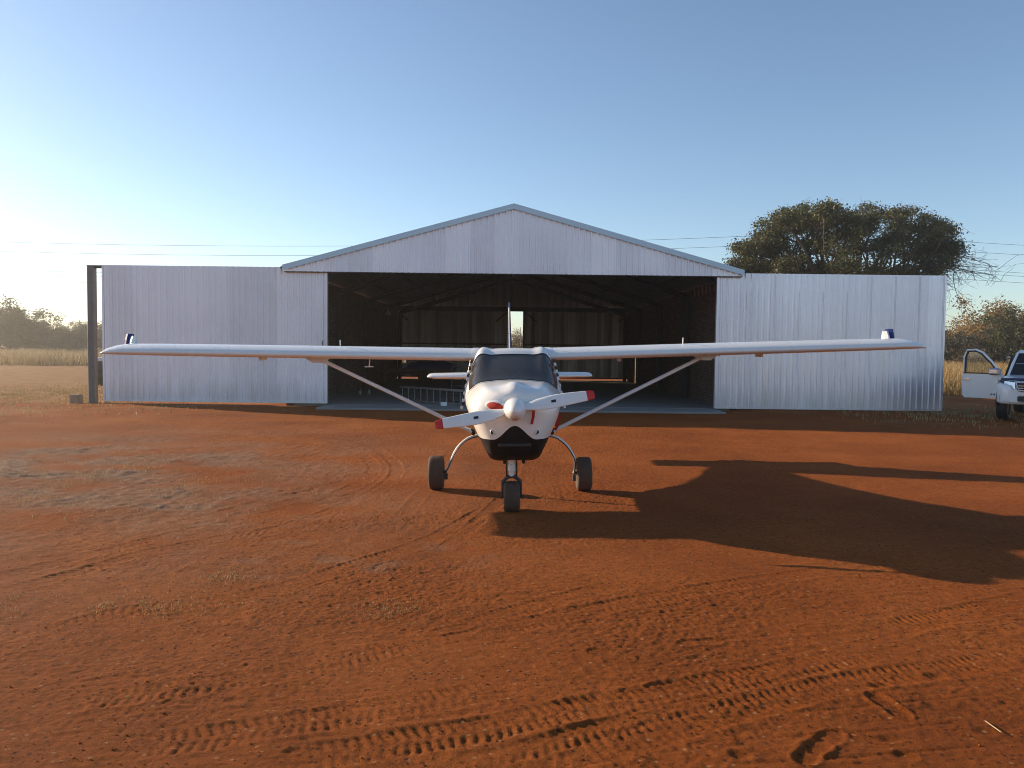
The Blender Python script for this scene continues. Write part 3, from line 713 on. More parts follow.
# ground things on the left
t = can('drum', 'green drum with a white top standing beyond the left door', 'drum', -16.85, 31.6, .32, .98, M['green_drum'], M['white_matt'])
b = MB(); a = gp(76, 403); b.bbox((a[0]-.14, a[1]-.12, -.02), (a[0]+.14, a[1]+.14, .25), .02); b.bbox((a[0]-.1, a[1]-.135, -.01), (a[0]-.04, a[1]-.1, .1), .004)
tag(b.build('concrete_block', M['block']), 'weathered brown block lying beside the steel post', 'block')

# ------------------------------------------------------------------ aeroplane (local: nose wheel contact at origin-ish, y to the tail)
PY = 7.2; BX = .05
plane = empty('light_aircraft', (BX, PY, 0)); tag(plane, 'white high-wing light aircraft with red propeller tips parked before the hangar', 'aircraft')
yaw, bank = R(.7), R(-1.05)
plane.rotation_euler = (0, bank, yaw)
def P(mb, name, m, parent=None, loc=None):
    o = mb.build(name, m, plane if parent is None else parent); return o
def ctrl_ring(y, zt, wt, zt1, wm, zm, wb, zb1, zb):
    return [(0, y, zt), (wt*.55, y, zt-(zt-zt1)*.22), (wt, y, zt1), (wm, y, zm), (wb*1.12, y, zb1), (wb*.78, y, zb+.006), (0, y, zb)]
def crv(P_, n):
    """open Catmull-Rom through control points, mirrored ends"""
    out = []; P_ = [np.array(p, float) for p in P_]
    mir = lambda p: p*np.array([-1, 1, 1])
    E = [mir(P_[1])] + P_ + [mir(P_[-2])]
    for i in range(1, len(E)-2):
        for k in range(n):
            t = k/n
            out.append(.5*((2*E[i]) + (-E[i-1]+E[i+1])*t + (2*E[i-1]-5*E[i]+4*E[i+1]-E[i+2])*t*t + (-E[i-1]+3*E[i]-3*E[i+1]+E[i+2])*t**3))
    out.append(P_[-1]); return out
D0 = PY
secs = [
 # y, zt, wt, zt1, wm, zm, wb, zb1, zb
 (7.31, 1.195, .07, 1.17, .105, 1.09, .07, 1.01, .985),
 (7.325,1.225, .12, 1.19, .20, 1.06, .13, .92, .88),
 (7.37, 1.255, .20, 1.21, .315, 1.05, .21, .82, .76),
 (7.47, 1.283, .28, 1.235, .405, 1.06, .255, .75, .630),
 (7.68, 1.310, .335, 1.262, .452, 1.06, .268, .675, .548),
 (8.00, 1.328, .37, 1.282, .490, 1.08, .268, .645, .520),
 (8.20, 1.338, .400, 1.285, .512, 1.09, .268, .64, .515),
 (8.42, 1.452, .412, 1.400, .535, 1.10, .27, .63, .515),
 (8.66, 1.578, .408, 1.540, .548, 1.11, .27, .63, .52),
 (8.82, 1.655, .405, 1.622, .552, 1.11, .27, .63, .52),
 (9.30, 1.675, .40, 1.64, .55, 1.11, .27, .63, .53),
 (9.85, 1.66, .36, 1.61, .47, 1.12, .25, .67, .59),
 (10.6, 1.50, .22, 1.44, .31, 1.13, .17, .82, .77),
 (11.6, 1.355,.12, 1.32, .18, 1.15, .11, .95, .92),
 (12.6, 1.285,.07, 1.265,.10, 1.17, .06, 1.05, 1.03),
 (13.25,1.26, .03, 1.245,.05, 1.18, .03, 1.11, 1.10)]
NR = 7
rows = [crv(ctrl_ring(*s), NR) for s in secs]          # right half, top to bottom
rows = np.array(rows)                                   # (S, n, 3)
def interp_rows(rows, sub):
    out = []; S = len(rows)
    for i in range(S-1):
        p0, p1, p2, p3 = rows[max(i-1, 0)], rows[i], rows[i+1], rows[min(i+2, S-1)]
        y0, y1, y2, y3 = p0[0,1], p1[0,1], p2[0,1], p3[0,1]
        m1 = (p2-p0)/max(y2-y0, 1e-6)*(y2-y1); m2 = (p3-p1)/max(y3-y1, 1e-6)*(y2-y1)
        for k in range(sub):
            t = k/sub
            out.append((2*t**3-3*t*t+1)*p1 + (t**3-2*t*t+t)*m1 + (-2*t**3+3*t*t)*p2 + (t**3-t*t)*m2)
    out.append(rows[-1]); return np.array(out)
SUB = 4
G = interp_rows(rows, SUB); G[:,:,1] -= D0
# engine hump on the upper cowl
hy = np.exp(-((G[:,:,1]-.32)/.24)**2)*np.exp(-(G[:,:,0]/.085)**2)*(G[:,:,2] > 1.1); G[:,:,2] += .045*hy
nS, nh = G.shape[:2]
full = np.concatenate([G, (G*np.array([-1,1,1]))[:, -2:0:-1]], 1)      # closed ring
nF = full.shape[1]
iw0, iw1 = 6*SUB, 8*SUB+1          # windscreen rows (8.20 .. 8.70)
jw = 2*NR+3                        # half angle reaching down the side
def kind(i, j):
    jj = j if j < nh-1 else nF-1-j          # mirrored column index of the face
    if iw0 <= i < iw1 and jj < jw - (1 if i > iw0+5 else 0): return 'w'
    if iw1+1 <= i < 11*SUB-1 and 2*NR+1 <= jj < 2*NR+6: return 's'
    return 'b'
mbs = {'b': MB(), 'w': MB(), 's0': MB(), 's1': MB()}
for key in mbs: mbs[key].v = [tuple(p) for p in full.reshape(-1, 3)]
for i in range(nS-1):
    for j in range(nF):
        k = kind(i, j); j2 = (j+1) % nF
        if k == 's': k = 's0' if j < nh-1 else 's1'
        mb = mbs[k]; mb.f.append((i*nF+j, i*nF+j2, (i+1)*nF+j2, (i+1)*nF+j)); mb.m.append(0); mb.sm.append(True)
for e, r in ((0, 0), (nS-1, 1)):
    f = tuple(e*nF+j for j in range(nF)); mbs['b'].f.append(f if r else f[::-1]); mbs['b'].m.append(0); mbs['b'].sm.append(False)
def clean(mb):
    used = sorted({i for f in mb.f for i in f}); mp = {u: k for k, u in enumerate(used)}
    mb.v = [mb.v[u] for u in used]; mb.f = [tuple(mp[i] for i in f) for f in mb.f]; return mb
fus = P(clean(mbs['b']), 'fuselage', M['fuselage']); ws = P(clean(mbs['w']), 'windscreen', M['glass'])
for k in ('s0', 's1'): P(clean(mbs[k]), 'side_window', M['glass'])
b = MB(); b.tube([Vector(full[5*SUB+3, j]) for j in range(nF)]+[Vector(full[5*SUB+3, 0])], .0028, 5, cap=False); P(b, 'cowl_seam', M['plastic'], fus)
# dark seal round the windscreen
bord = []
for j in range(-jw, jw+1): bord.append(full[iw0, j % nF])
b = MB(); b.tube([Vector(p)+Vector((0, -.002, .002)) for p in bord], .0075, 6); P(b, 'windscreen_seal', M['black'], ws)
b = MB(); b.tube([Vector(full[iw1, j % nF])+Vector((0, -.002, .002)) for j in range(-jw+1, jw)], .006, 6); P(b, 'windscreen_seal', M['black'], ws)
for s in (0, 1):            # black door edge with white dashes, just aft of the windscreen
    b = MB(); j = jw+1 if s == 0 else nF-jw-1
    pts = []
    for i in range(iw0+1, iw1+2): pts.append(Vector(full[i, (2*NR+1 if s == 0 else nF-2*NR-1) % nF]) + Vector(((.012 if s == 0 else -.012), 0, 0)))
    sg = 1 if s == 0 else -1
    top, bot = Vector((sg*.462, 1.44, 1.545)), Vector((sg*.572, 1.30, 1.0))
    Mx = []
    for k in range(14):
        a, c = top.lerp(bot, k/14+.01), top.lerp(bot, (k+.95)/14)
        n = sum([], Vector()); b.tube([a, c], .017, 6, mi=(k % 2))
    P(b, 'door_edge_strip', [M['black'], M['white_matt']])
# cabin: panel, two seats, floor
b = MB(); b.bbox((-.42, .98, .85), (.42, 1.10, 1.30), .02); P(b, 'instrument_panel', M['plastic'])
for s in (-1, 1):
    b = MB(); b.bbox((s*.22-.2, 1.5, .72), (s*.22+.2, 1.98, .86), .04); b.bbox((s*.22-.2, 1.92, .86), (s*.22+.2, 2.05, 1.42), .04); b.bbox((s*.22-.11, 1.95, 1.43), (s*.22+.11, 2.03, 1.56), .03)
    P(b, 'seat', M['seat'])
b = MB(); b.box((-.40, 2.35, .75), (.40, 2.37, 1.58)); P(b, 'rear_bulkhead', M['seat'])
# wings
def airfoil(c, t, n=14):
    up, lo = [], []
    for k in range(n+1):
        x = .5*(1-math.cos(math.pi*k/n)); yt = 5*t*(.2969*math.sqrt(x)-.126*x-.3516*x*x+.2843*x**3-.1015*x**4)
        cam_ = .035*(1-((x-.4)/.6)**2) if x > .4 else .035*(1-((.4-x)/.4)**2)
        up.append((x*c, (cam_+yt)*c)); lo.append((x*c, (cam_*.7-yt)*c))
    return up[::-1] + lo[1:-1]
WY, WZ, DIH = 8.84-D0, 1.57, R(1.3)
CH = 1.08
def wing_mesh(s):
    b = MB(); rings = []
    st = [(.395, 1.0, .128, 0), (.9, 1.0, .128, 0), (2.3, 1.0, .128, 0), (3.4, .985, .126, 0), (4.2, .975, .122, 0), (4.56, .97, .115, .0), (4.68, .955, .100, -.006), (4.75, .93, .075, -.015), (4.79, .88, .045, -.026), (4.805, .82, .02, -.034)]
    for x, c, t, dz in st:
        cc = CH*c; off = (CH-cc)*.35; x = x*(1.004 if s > 0 else .989) if x > .9 else x
        rings.append([(s*x, WY+off+p[0], WZ+math.tan(DIH)*(x-.4)+p[1]+dz) for p in airfoil(cc, t)])
    if s < 0: rings = [r[::-1] for r in rings]
    b.loft(rings); return b
for s in (-1, 1):
    w = P(wing_mesh(s), 'wing', M['white'])
    zt = lambda x: WZ+math.tan(DIH)*(x-.4)
    b = MB()                      # root fairing band
    rings = []
    for x, g in ((.385, .001), (.40, .004), (.44, .004), (.47, .001)):
        rings.append([(s*x, WY-.008+p[0]*1.01, WZ+p[1]*1.02+(g if p[1] > .03 else -g*.6)) for p in airfoil(CH, .128)])
    if s < 0: rings = [r[::-1] for r in rings]
    b.loft(rings); P(b, 'root_fairing', M['white'], w)
    # winglet: white inner blade, blue outer blade
    for nm, m, dx, y0, y1, hgt in (('winglet', M['blue'], 0.0, .50, .74, .185), ('winglet_fillet', M['white'], -.075, .46, .66, .155)):
        b = MB(); x = s*(4.66+dx); z0 = zt(4.55)+.03; th = .034
        b.loft([[(x+sx*th, WY+yy, z) for sx, yy in ((-1, ya+.03), (0, ya), (1, ya+.03), (1, yb-.05), (0, yb), (-1, yb-.05))] for z, ya, yb in ((z0, y0, y1), (z0+hgt*.6, y0+.03, y1-.02), (z0+hgt, y0+.07, y1-.04))], smooth=False)
        P(b, nm, m, w)
    b = MB(); b.tube([(s*2.02, WY+.25, zt(2.0)+.10), (s*2.02, WY+.23, zt(2)+.175)], .007, 8); P(b, 'fuel_vent', M['white_matt'], w)
    b = MB(); b.bbox((s*3.06-.02, WY+.55, zt(3)-.085), (s*3.06+.02, WY+.75, zt(3)-.01), .006); P(b, 'aileron_hinge', M['white_matt'], w)
    b = MB(); b.bbox((s*1.33-.015, WY+.6, zt(1.3)-.09), (s*1.33+.015, WY+.75, zt(1.3)-.01), .005); P(b, 'flap_hinge', M['white_matt'], w)
    # strut with its fairing at the wing
    a, c = Vector((s*2.30, WY+.30, zt(2.3)-.045)), Vector((s*.47, WY+.12, .70))
    b = MB(); b.tube([a.lerp(c, t) for t in (0, .25, .5, .75, 1)], .021, 10, flat=2.0); st_ = P(b, 'wing_strut', M['white_matt'])
    b = MB(); b.loft([[(s*2.30+s*q*w_, WY+.3+yy, z) for q, yy in ((-1, -.09), (1, -.09), (1.2, .0), (1, .12), (-1, .12), (-1.2, 0))] if s > 0 else [(s*2.30+s*q*w_, WY+.3+yy, z) for q, yy in ((-1, -.09), (1, -.09), (1.2, .0), (1, .12), (-1, .12), (-1.2, 0))][::-1]
                     for z, w_ in ((zt(2.3)-.02, .15), (zt(2.3)-.06, .10), (zt(2.3)-.10, .04))][::-1]); P(b, 'strut_fairing', M['white_matt'], st_)
    b = MB(); b.lathe([(.035, -.02), (.045, 0), (.035, .02)], c + Vector((-s*.005, 0, 0)), (s, 0, -.2), 12); P(b, 'strut_bolt', M['steel'], st_)
b = MB(); x = -1.68; zz = WZ+math.tan(DIH)*1.28; b.tube([(x, WY+.25, zz-.04), (x, WY+.22, zz-.13)], .007, 8); b.tube([(x-.05, WY+.2, zz-.133), (x+.05, WY+.2, zz-.133)], .007, 8); b.tube([(x, WY+.22, zz-.13), (x, WY+.0, zz-.13)], .007, 8)
P(b, 'pitot_mast', M['white_matt'])
# tailplane and fin
for s in (-1, 1):
    b = MB(); rings = []
    for x, c, t, yo in ((.02, .72, .13, 0), (.8, .68, .13, .03), (1.27, .65, .12, .05), (1.335, .60, .10, .07), (1.36, .50, .05, .11)):
        rings.append([(s*x, 12.55-D0+yo+p[0], 1.225+(p[1]-.01)) for p in airfoil(c, t)])
    b.loft(rings if s > 0 else [r[::-1] for r in rings]); P(b, 'tailplane', M['white'])
b = MB()
def finring(z, y0, y1, th):
    c = y1-y0; return [(p[1]-.02*c if False else (p[1])*1.0, y0-D0+p[0], z) for p in [(q[0], q[1]-.02*c) for q in airfoil(c, th)]]
b.loft([finring(z, a, e, .055) for z, a, e in ((1.18, 12.15, 13.45), (1.7, 12.55, 13.5), (2.1, 12.85, 13.55), (2.36, 13.0, 13.57))]); fin = P(b, 'tail_fin', M['navy'])
b = MB(); b.loft([finring(z, a, e, th) for z, a, e, th in ((2.362, 13.0, 13.58, .065), (2.43, 13.07, 13.57, .06), (2.465, 13.17, 13.52, .03))]); P(b, 'fin_tip', M['navy'], fin)
b = MB(); b.tube([(0, 12.13-D0, 1.2), (0, 12.53-D0, 1.7), (0, 12.83-D0, 2.1), (0, 12.98-D0, 2.36)], .009, 8); P(b, 'fin_leading_edge', M['white_matt'], fin)
b = MB(); b.lathe([(.012, 0), (.02, .02), (.012, .04)], (0, 12.62-D0, 1.93), (0, -1, 0), 12); P(b, 'tail_light', M['chrome'], fin)
# propeller
prop = tag(empty('propeller', (0, 0, 0))); prop.parent = plane; del_keys = None
HUB = Vector((0, 7.17-D0, 1.093)); PA = R(10.5)
pr = MB()
pr.lathe([(.006, -.205), (.03, -.197), (.058, -.165), (.082, -.115), (.099, -.05), (.107, .02), (.108, .10), (.104, .115)], HUB, (0, 1, 0), 36)
bpy.data.objects.remove(prop)
prop = P(pr, 'propeller', M['white'])
for s in (-1, 1):
    u = Vector((s*math.cos(PA), 0, s*math.sin(PA))); v = Vector((0, 1, 0)); w = u.cross(v)
    def ring(r, ch, th, tw, sh):
        cs, sn = math.cos(tw), math.sin(tw); out = []
        for k in range(16):
            a = 2*math.pi*k/16; p, q = ch/2*math.cos(a)+sh, th/2*math.sin(a)
            out.append(HUB + u*r + (w*cs + v*sn*s)*p*1.0 + (v*cs - w*sn*s)*q)
        return out if s > 0 else out
    tab = [(.07, .06, .05, .9, 0), (.13, .085, .04, .75, .004), (.22, .125, .028, .6, .008), (.36, .135, .022, .45, .008), (.50, .122, .017, .36, .006), (.62, .105, .013, .3, .002), (.685, .095, .012, .29, 0)]
    b = MB(); b.loft([ring(*t) for t in tab]); bl = P(b, 'blade', M['white'], prop)
    b = MB(); b.loft([ring(*t) for t in [(.686, .097, .0135, .29, 0), (.72, .088, .012, .28, 0), (.748, .078, .009, .27, 0), (.757, .06, .006, .27, 0)]]); P(b, 'red_tip', M['red'], bl)
    b = MB(); cs, sn = math.cos(.45), math.sin(.45); c0 = HUB + u*.37 + (v*cs - w*sn*s)*(-.0125)
    e1, e2 = u*.022, (w*cs+v*sn*s)*.013
    c0 = c0 + (w*cs+v*sn*s)*.008; nn = (v*cs-w*sn*s)*-.001
    vs = [c0-e1-e2, c0+e1-e2, c0+e1+e2, c0-e1+e2]; b.add([p+nn for p in vs]+[p-nn*3 for p in vs], [(0,1,2,3), (4,7,6,5), (0,4,5,1), (1,5,6,2), (2,6,7,3), (3,7,4,0)]); P(b, 'maker_decal', M['black'], bl)
# cowl openings: dark mouths, oil-cooler lip, exhaust stubs, small vents
def cowl_y(x, z):
    """front surface of the cowl at (x, z) in local y"""
    best = None
    for i in range(0, 7*SUB):
        r = G[i]; ii = np.argmin(np.hypot(r[:,0]-abs(x), r[:,2]-z)); d = math.hypot(r[ii,0]-abs(x), r[ii,2]-z)
        if best is None or d < best[0]: best = (d, r[ii,1])
    return best[1]
for s in (-1, 1):
    b = MB(); x, z = s*.185, 1.118; y = cowl_y(x, z)
    b.lathe([(.0735, -.012), (.085, -.008), (.09, .01), (.085, .05)], (0,0,0), (0, 1, 0), 24)
    o = P(b, 'air_inlet', M['white']); o.location = (x, y-.012, z); o.scale = (1.25, 1, .55); o.rotation_euler = (R(10), R(-s*6), R(s*28))
for s in (-1, 1):
    b = MB(); x, z = s*.21, .865; y = cowl_y(x, z); b.lathe([(.022, -.012), (.028, -.01), (.03, .02)], (x, y, z), (0, 1, 0), 14, cap=False); b.lathe([(.021, .004), (.001, .004)], (x, y, z), (0, 1, 0), 14, mi=1); P(b, 'breather_hole', [M['white_matt'], M['black']])
b = MB(); b.bbox((-.16, cowl_y(0, .74)-.006, .715), (.16, cowl_y(0, .74)+.05, .755), .012)
P(b, 'chin_intake', M['plastic'])
for s in (-1, 1):
    b = MB(); b.tube([(s*.10, .78, .56), (s*.10, .80, .49), (s*.10, .82, .475)], .02, 10); P(b, 'exhaust_pipe', M['steel'])
# landing gear; wheel bottoms set on the ground despite the bank of the airframe
Rm = Matrix.Rotation(yaw, 3, 'Z') @ Matrix.Rotation(bank, 3, 'Y')
Ri = Rm.inverted(); base = Vector((BX, PY, 0))
def loc(p): return Ri @ (Vector(p) - base)
def wheel(x, y, r, w, name, side):
    c = loc((x, y, r-.012)); ax = Vector((1, 0, 0))
    t = empty(name, c); t.parent = plane
    b = MB(); prof = [(r*.52, -w*.40), (r*.70, -w*.50), (r*.88, -w*.48), (r*.965, -w*.36)]
    for k in range(-3, 4):
        prof += [(r*.985 - (.006 if k % 2 else 0), w*.09*k)]
    prof += [(r*.965, w*.36), (r*.88, w*.48), (r*.70, w*.50), (r*.52, w*.40), (r*.50, 0), (r*.52, -w*.40)]
    b.lathe(prof, (0,0,0), ax, 36, cap=False); P(b, 'tyre', M['rubber'], t)
    b = MB(); b.lathe([(.001, -w*.34), (r*.2, -w*.36), (r*.22, -w*.26), (r*.46, -w*.22), (r*.53, -w*.38), (r*.535, -w*.36), (r*.5, 0), (r*.535, w*.36), (r*.53, w*.38), (r*.46, w*.22), (r*.22, w*.26), (r*.2, w*.36), (.001, w*.34)], (0,0,0), ax, 28, cap=False); P(b, 'rim', M['rim'], t)
    return t, c
for s in (-1, 1):
    t, c = wheel(s*.872-.01, 9.05+(.02 if s > 0 else 0), .205, .175, 'main_wheel', s)
    top = Vector((s*.36, 9.0-D0, .66)); hub = Vector((c.x-s*.115, c.y, c.z+.01))
    pts = spline([top, (s*.52, 9.0-D0, .62), (s*.655, 9.02-D0, .50), (s*.735, 9.04-D0, .34), tuple(hub)], .05)
    b = MB(); b.tube(pts, [.019-.004*k/(len(pts)-1) for k in range(len(pts))], 10, flat=1.0); leg = P(b, 'main_gear_leg', M['white_matt'])
    b = MB(); b.lathe([(.02, 0), (.02, .12)], hub, (s, 0, 0), 14); b.bbox((hub.x-.02, hub.y-.05, hub.z-.09), (hub.x+.02, hub.y+.0, hub.z-.02), .006); P(b, 'brake_caliper', M['steel'], leg)
    b = MB(); pp = [Vector(p)+Vector((0, -.03, -.012)) for p in pts]; b.tube(pp, .006, 6); P(b, 'brake_hose', M['black'], leg)
t, c = wheel(.010, 7.80, .165, .165, 'nose_wheel', 0)
b = MB(); b.tube([(c.x, c.y-.06, .57), (c.x, c.y-.03, c.z+.215)], .029, 12); b.tube([(c.x, c.y-.058, .50), (c.x, c.y-.05, .43)], .036, 12); leg = P(b, 'nose_gear_leg', M['white_matt'])
b = MB()
for s in (-1, 1): b.tube([(c.x+s*.03, c.y-.03, c.z+.215), (c.x+s*.088, c.y-.03, c.z+.165), (c.x+s*.094, c.y, c.z)], [.02, .02, .013], 8, flat=.6)
b.bbox((c.x-.05, c.y-.06, c.z+.195), (c.x+.05, c.y+.01, c.z+.225), .008)
for s in (-1, 1): b.lathe([(.018, 0), (.022, .01), (.012, .02)], (c.x+s*.096, c.y, c.z), (s, 0, 0), 12)
P(b, 'fork', M['steel'], leg)
b = MB()
for s in (-1, 1): b.tube([(c.x+s*.05, c.y-.05, .55), (c.x+s*.05, c.y-.04, c.z+.2)], .009, 8)
P(b, 'shock_cord', M['black'], leg)
b = MB(); b.tube([(-.30, 1.75, .53), (-.30, 1.75, .45)], .004, 6); P(b, 'drain_pipe', M['steel'])
b = MB(); b.tube([(.10, 1.9, 1.695), (.10, 1.98, 1.92)], .004, 6); P(b, 'aerial', M['black'])
# red covers stuffed into the inlets, red streamer
def world(p): return Rm @ Vector(p) + base
for s, lab in ((-1, 'red cloth plug stuffed into the left air inlet of the cowling'), (1, 'red cloth plug with hanging ribbon in the right air inlet')):
    x, z = s*.185, 1.118; y = cowl_y(x, z)
    t = empty('inlet_plug', world((x, y-.022, z))); t.rotation_euler = (R(10), R(-s*6), R(s*28)); tag(t, lab, 'inlet plug', 'red plugs in the air inlets')
    b = MB(); b.lathe([(.005, -.02), (.05, -.018), (.07, -.008), (.0725, .01), (.06, .05)], (0,0,0), (0, 1, 0), 24); o = b.build('plug', M['red_cloth'], t); o.scale = (1.25, 1, .55)
    if s > 0:
        b = MB(); pts = [(-.03, -.03, -.01), (-.035, -.05, -.05), (-.03, -.035, -.10), (-.04, -.025, -.17)]
        b.loft([[(p[0]-.013, p[1], p[2]), (p[0]+.013, p[1]-.004, p[2]), (p[0]+.013, p[1], p[2]), (p[0]-.013, p[1]+.004, p[2])] for p in pts], smooth=False); b.build('ribbon', M['red_cloth'], t)
pts = [(.478, 1.02, 1.00), (.492, 1.0, .93), (.47, .98, .86), (.445, 1.0, .79)]
b = MB(); b.loft([[tuple(world((p[0]-w_, p[1]-.015, p[2]))), tuple(world((p[0]+w_, p[1]-.02, p[2]))), tuple(world((p[0]+w_, p[1]-.012, p[2]))), tuple(world((p[0]-w_, p[1]-.007, p[2])))] for p, w_ in zip(pts, (.008, .016, .02, .014))], smooth=False)
tag(b.build('warning_ribbon', M['red_cloth']), 'red warning ribbon hanging on the right side of the cowling', 'ribbon')

# ------------------------------------------------------------------ trees
M['leaf_olive'] = leaf_mat('olive_leaves', (.040, .046, .014), (.118, .112, .034), .3)
M['leaf_dry'] = leaf_mat('dry_bush_leaves', (.17, .10, .035), (.36, .23, .085), .4)
M['leaf_grey'] = leaf_mat('grey_bush_leaves', (.045, .042, .027), (.10, .09, .052), .3)
def leaves(centres, per, spread, size):
    n = len(centres)*per; c = np.repeat(np.asarray(centres, float), per, 0) + rng.normal(0, 1, (n, 3))*np.asarray(spread)
    a = rng.normal(0, 1, (n, 3)); a /= np.linalg.norm(a, axis=1)[:, None]; t = rng.normal(0, 1, (n, 3)); bb = np.cross(a, t); bb /= np.linalg.norm(bb, axis=1)[:, None]
    s = size*rng.uniform(.5, 1.3, (n, 1)); a = a*s; bb = bb*s*.55
    V = np.stack([c-a, c-bb*.9, c+a, c+bb], 1).reshape(-1, 3); k = np.arange(n)*4
    return V, np.stack([k, k+1, k+2, k+3], -1)
def bent(a, b, r0, r1, wig, n=6):
    a, b = np.array(a, float), np.array(b, float); L = np.linalg.norm(b-a); pts = []
    o1, o2 = rng.normal(0, wig*L, 3), rng.normal(0, wig*L, 3)
    for k in range(n+1):
        t = k/n; pts.append(a+(b-a)*t + o1*math.sin(math.pi*t) + o2*math.sin(2*math.pi*t)*.5)
    return pts, [r0+(r1-r0)*k/n for k in range(n+1)]

big = tag(empty('acacia_tree', (22.6, 50, 0)), 'large spreading thorn tree with dark olive crown behind the right hangar door', 'tree')
org = np.array([22.6, 50, 0.0])
lob = [(742,262,13),(757,250,17),(770,236,16),(795,222,17),(818,219,16),(845,213,14),(872,211,14),(900,214,15),(925,221,16),(942,228,13),(948,246,14),(782,252,19),(808,243,20),(835,243,20),(862,238,22),(890,242,20),(915,246,20),(935,258,16),(762,264,13),(845,264,16),(880,268,17),(905,272,16),(925,276,14),(800,270,13),(865,285,15),(900,290,14),(780,282,10),(752,268,11),(792,262,15),(820,268,15),(900,228,15),(830,228,15),(860,225,14),(768,226,14),(785,214,12),(805,210,12),(750,244,15),(825,208,12),(938,242,15),(776,240,15)]
tr = MB(); subs = []; tips = []
tr.tube(*[x for x in bent((0, 0, -.2), (-.4, .2, 2.6), .46, .38, .03)], 10)
tr.tube([(0, 0, -.25), (0, 0, .25)], [.7, .44], 10)
forks = []
for k in range(7):
    a = k/7*6.28+.3; e = np.array([math.cos(a)*2.6-.4, math.sin(a)*2.4, 4.6+random.random()*.8]); pts, rad = bent((-.4, .2, 2.4), e, .25, .15, .06); tr.tube(pts, rad, 8); forks.append(e)
for (u, v, r) in lob:
    for layer in range(2):
        y = 50 + (random.uniform(-4.6, -.5) if layer == 0 else random.uniform(.5, 4.6))*(.55 if (u < 770 or u > 935) else 1)
        c = at(u, v+4, y) - org; rr = r/15.4
        f = min(forks, key=lambda q: np.linalg.norm(q-c)+abs(q[1]-c[1])*.5)
        pts, rad = bent(f, c+np.array([0, 0, -rr*.4]), .11, .045, .08, 7); tr.tube(pts, rad, 6)
        for q in range(11):
            d = rng.normal(0, 1, 3); d /= np.linalg.norm(d); s_ = c + d*rr*np.array([1.0, 1.1, .62])*random.uniform(.55, 1.05)
            pts, rad = bent(c+np.array([0, 0, -rr*.4]), s_, .035, .012, .12, 4); tr.tube(pts, rad, 4, cap=False); subs.append(s_)
            for z in range(2):
                e = s_+rng.normal(0, .35, 3); pts, rad = bent(s_, e, .012, .005, .1, 2); tr.tube(pts, rad, 3, cap=False)
# bare drooping twigs on the right
for k in range(30):
    u = random.uniform(935, 983); v = random.uniform(236, 308) if u < 955 else random.uniform(238, 300)
    if u > 965: v = 272+random.uniform(-16, 14)
    c = at(u, v, 50)-org; c[1] = random.uniform(-2, 2); st = at(random.uniform(915, 938), random.uniform(235, 268), 50)-org; st[1] = c[1]*.5
    pts, rad = bent(st, c, .035, .010, .08, 6); tr.tube(pts, rad, 4, cap=False)
    for q in range(7):
        i = random.randint(2, 6); e = np.array(pts[i])+rng.normal(0, .5, 3)+np.array([.3, 0, -.18]); p2, r2 = bent(pts[i], e, .014, .006, .1, 3); tr.tube(p2, r2, 3, cap=False)
        for z in range(2):
            e2 = e+rng.normal(0, .28, 3); p3, r3 = bent(p2[-1], e2, .008, .005, .1, 2); tr.tube(p3, r3, 3, cap=False)
tr.build('trunk', M['bark'], big)
V, Qf = leaves(subs, 115, (.27, .29, .16), .08); np_mesh('crown', V, Qf, M['leaf_olive'], big, smooth=False)

def bush_mesh(seed, hgt, wid, nl, per, leafm, size, bare=.05):
    global rng
    rng = np.random.default_rng(seed); random.seed(seed)
    tb = MB(); cs = []
    for k in range(5):
        a = k*1.3+random.random(); e = np.array([math.cos(a)*wid*.28, math.sin(a)*wid*.28, hgt*random.uniform(.35, .55)])
        pts, rad = bent((math.cos(a)*.15, math.sin(a)*.15, -.1), e, .13, .07, .08); tb.tube(pts, rad, 6)
        for q in range(nl):
            c = np.array([math.cos(a)*wid*.3, math.sin(a)*wid*.3, hgt*.58]) + rng.normal(0, 1, 3)*np.array([wid*.2, wid*.2, hgt*.19])
            c[2] = min(max(c[2], hgt*.16), hgt*.98)
            pts, rad = bent(e, c, .045, .014, .1, 4); tb.tube(pts, rad, 4, cap=False); cs.append(c)
            for z in range(3):
                e2 = c+rng.normal(0, .42, 3)+np.array([0, 0, .12]); p3, r3 = bent(c, e2, .014, .008, .1, 2); tb.tube(p3, r3, 3, cap=False)
    t_ = tb.build('trunk', M['bark']); keep = [c for c in cs if random.random() > bare]
    V, Qf = leaves(keep, per, (.42, .42, .3), size); c_ = np_mesh('crown', V, Qf, leafm, smooth=False)
    return t_, c_
protos = {'olive': bush_mesh(101, 6.0, 6.5, 16, 210, M['leaf_olive'], .12), 'dry': bush_mesh(102, 5.4, 6.5, 16, 200, M['leaf_dry'], .10), 'grey': bush_mesh(103, 5.0, 7.0, 16, 210, M['leaf_grey'], .12, .05), 'bare': bush_mesh(104, 5.5, 5.0, 10, 20, M['leaf_dry'], .09, .45)}
used = set()
def bush(kind_, x, y, s, rz, label, group, sz=None):
    t = tag(empty('thorn_tree', (x, y, 0), rz), label, 'tree', group); t.scale = (s, s, sz or s)
    for p in protos[kind_]:
        if kind_ in used: q = p.copy(); col.objects.link(q)
        else: q = p
        q.parent = t
    used.add(kind_)
GL, GR, GB = 'hazy thorn trees along the far field', 'dry bushes in the sun on the right', 'trees seen through the rear door gap'
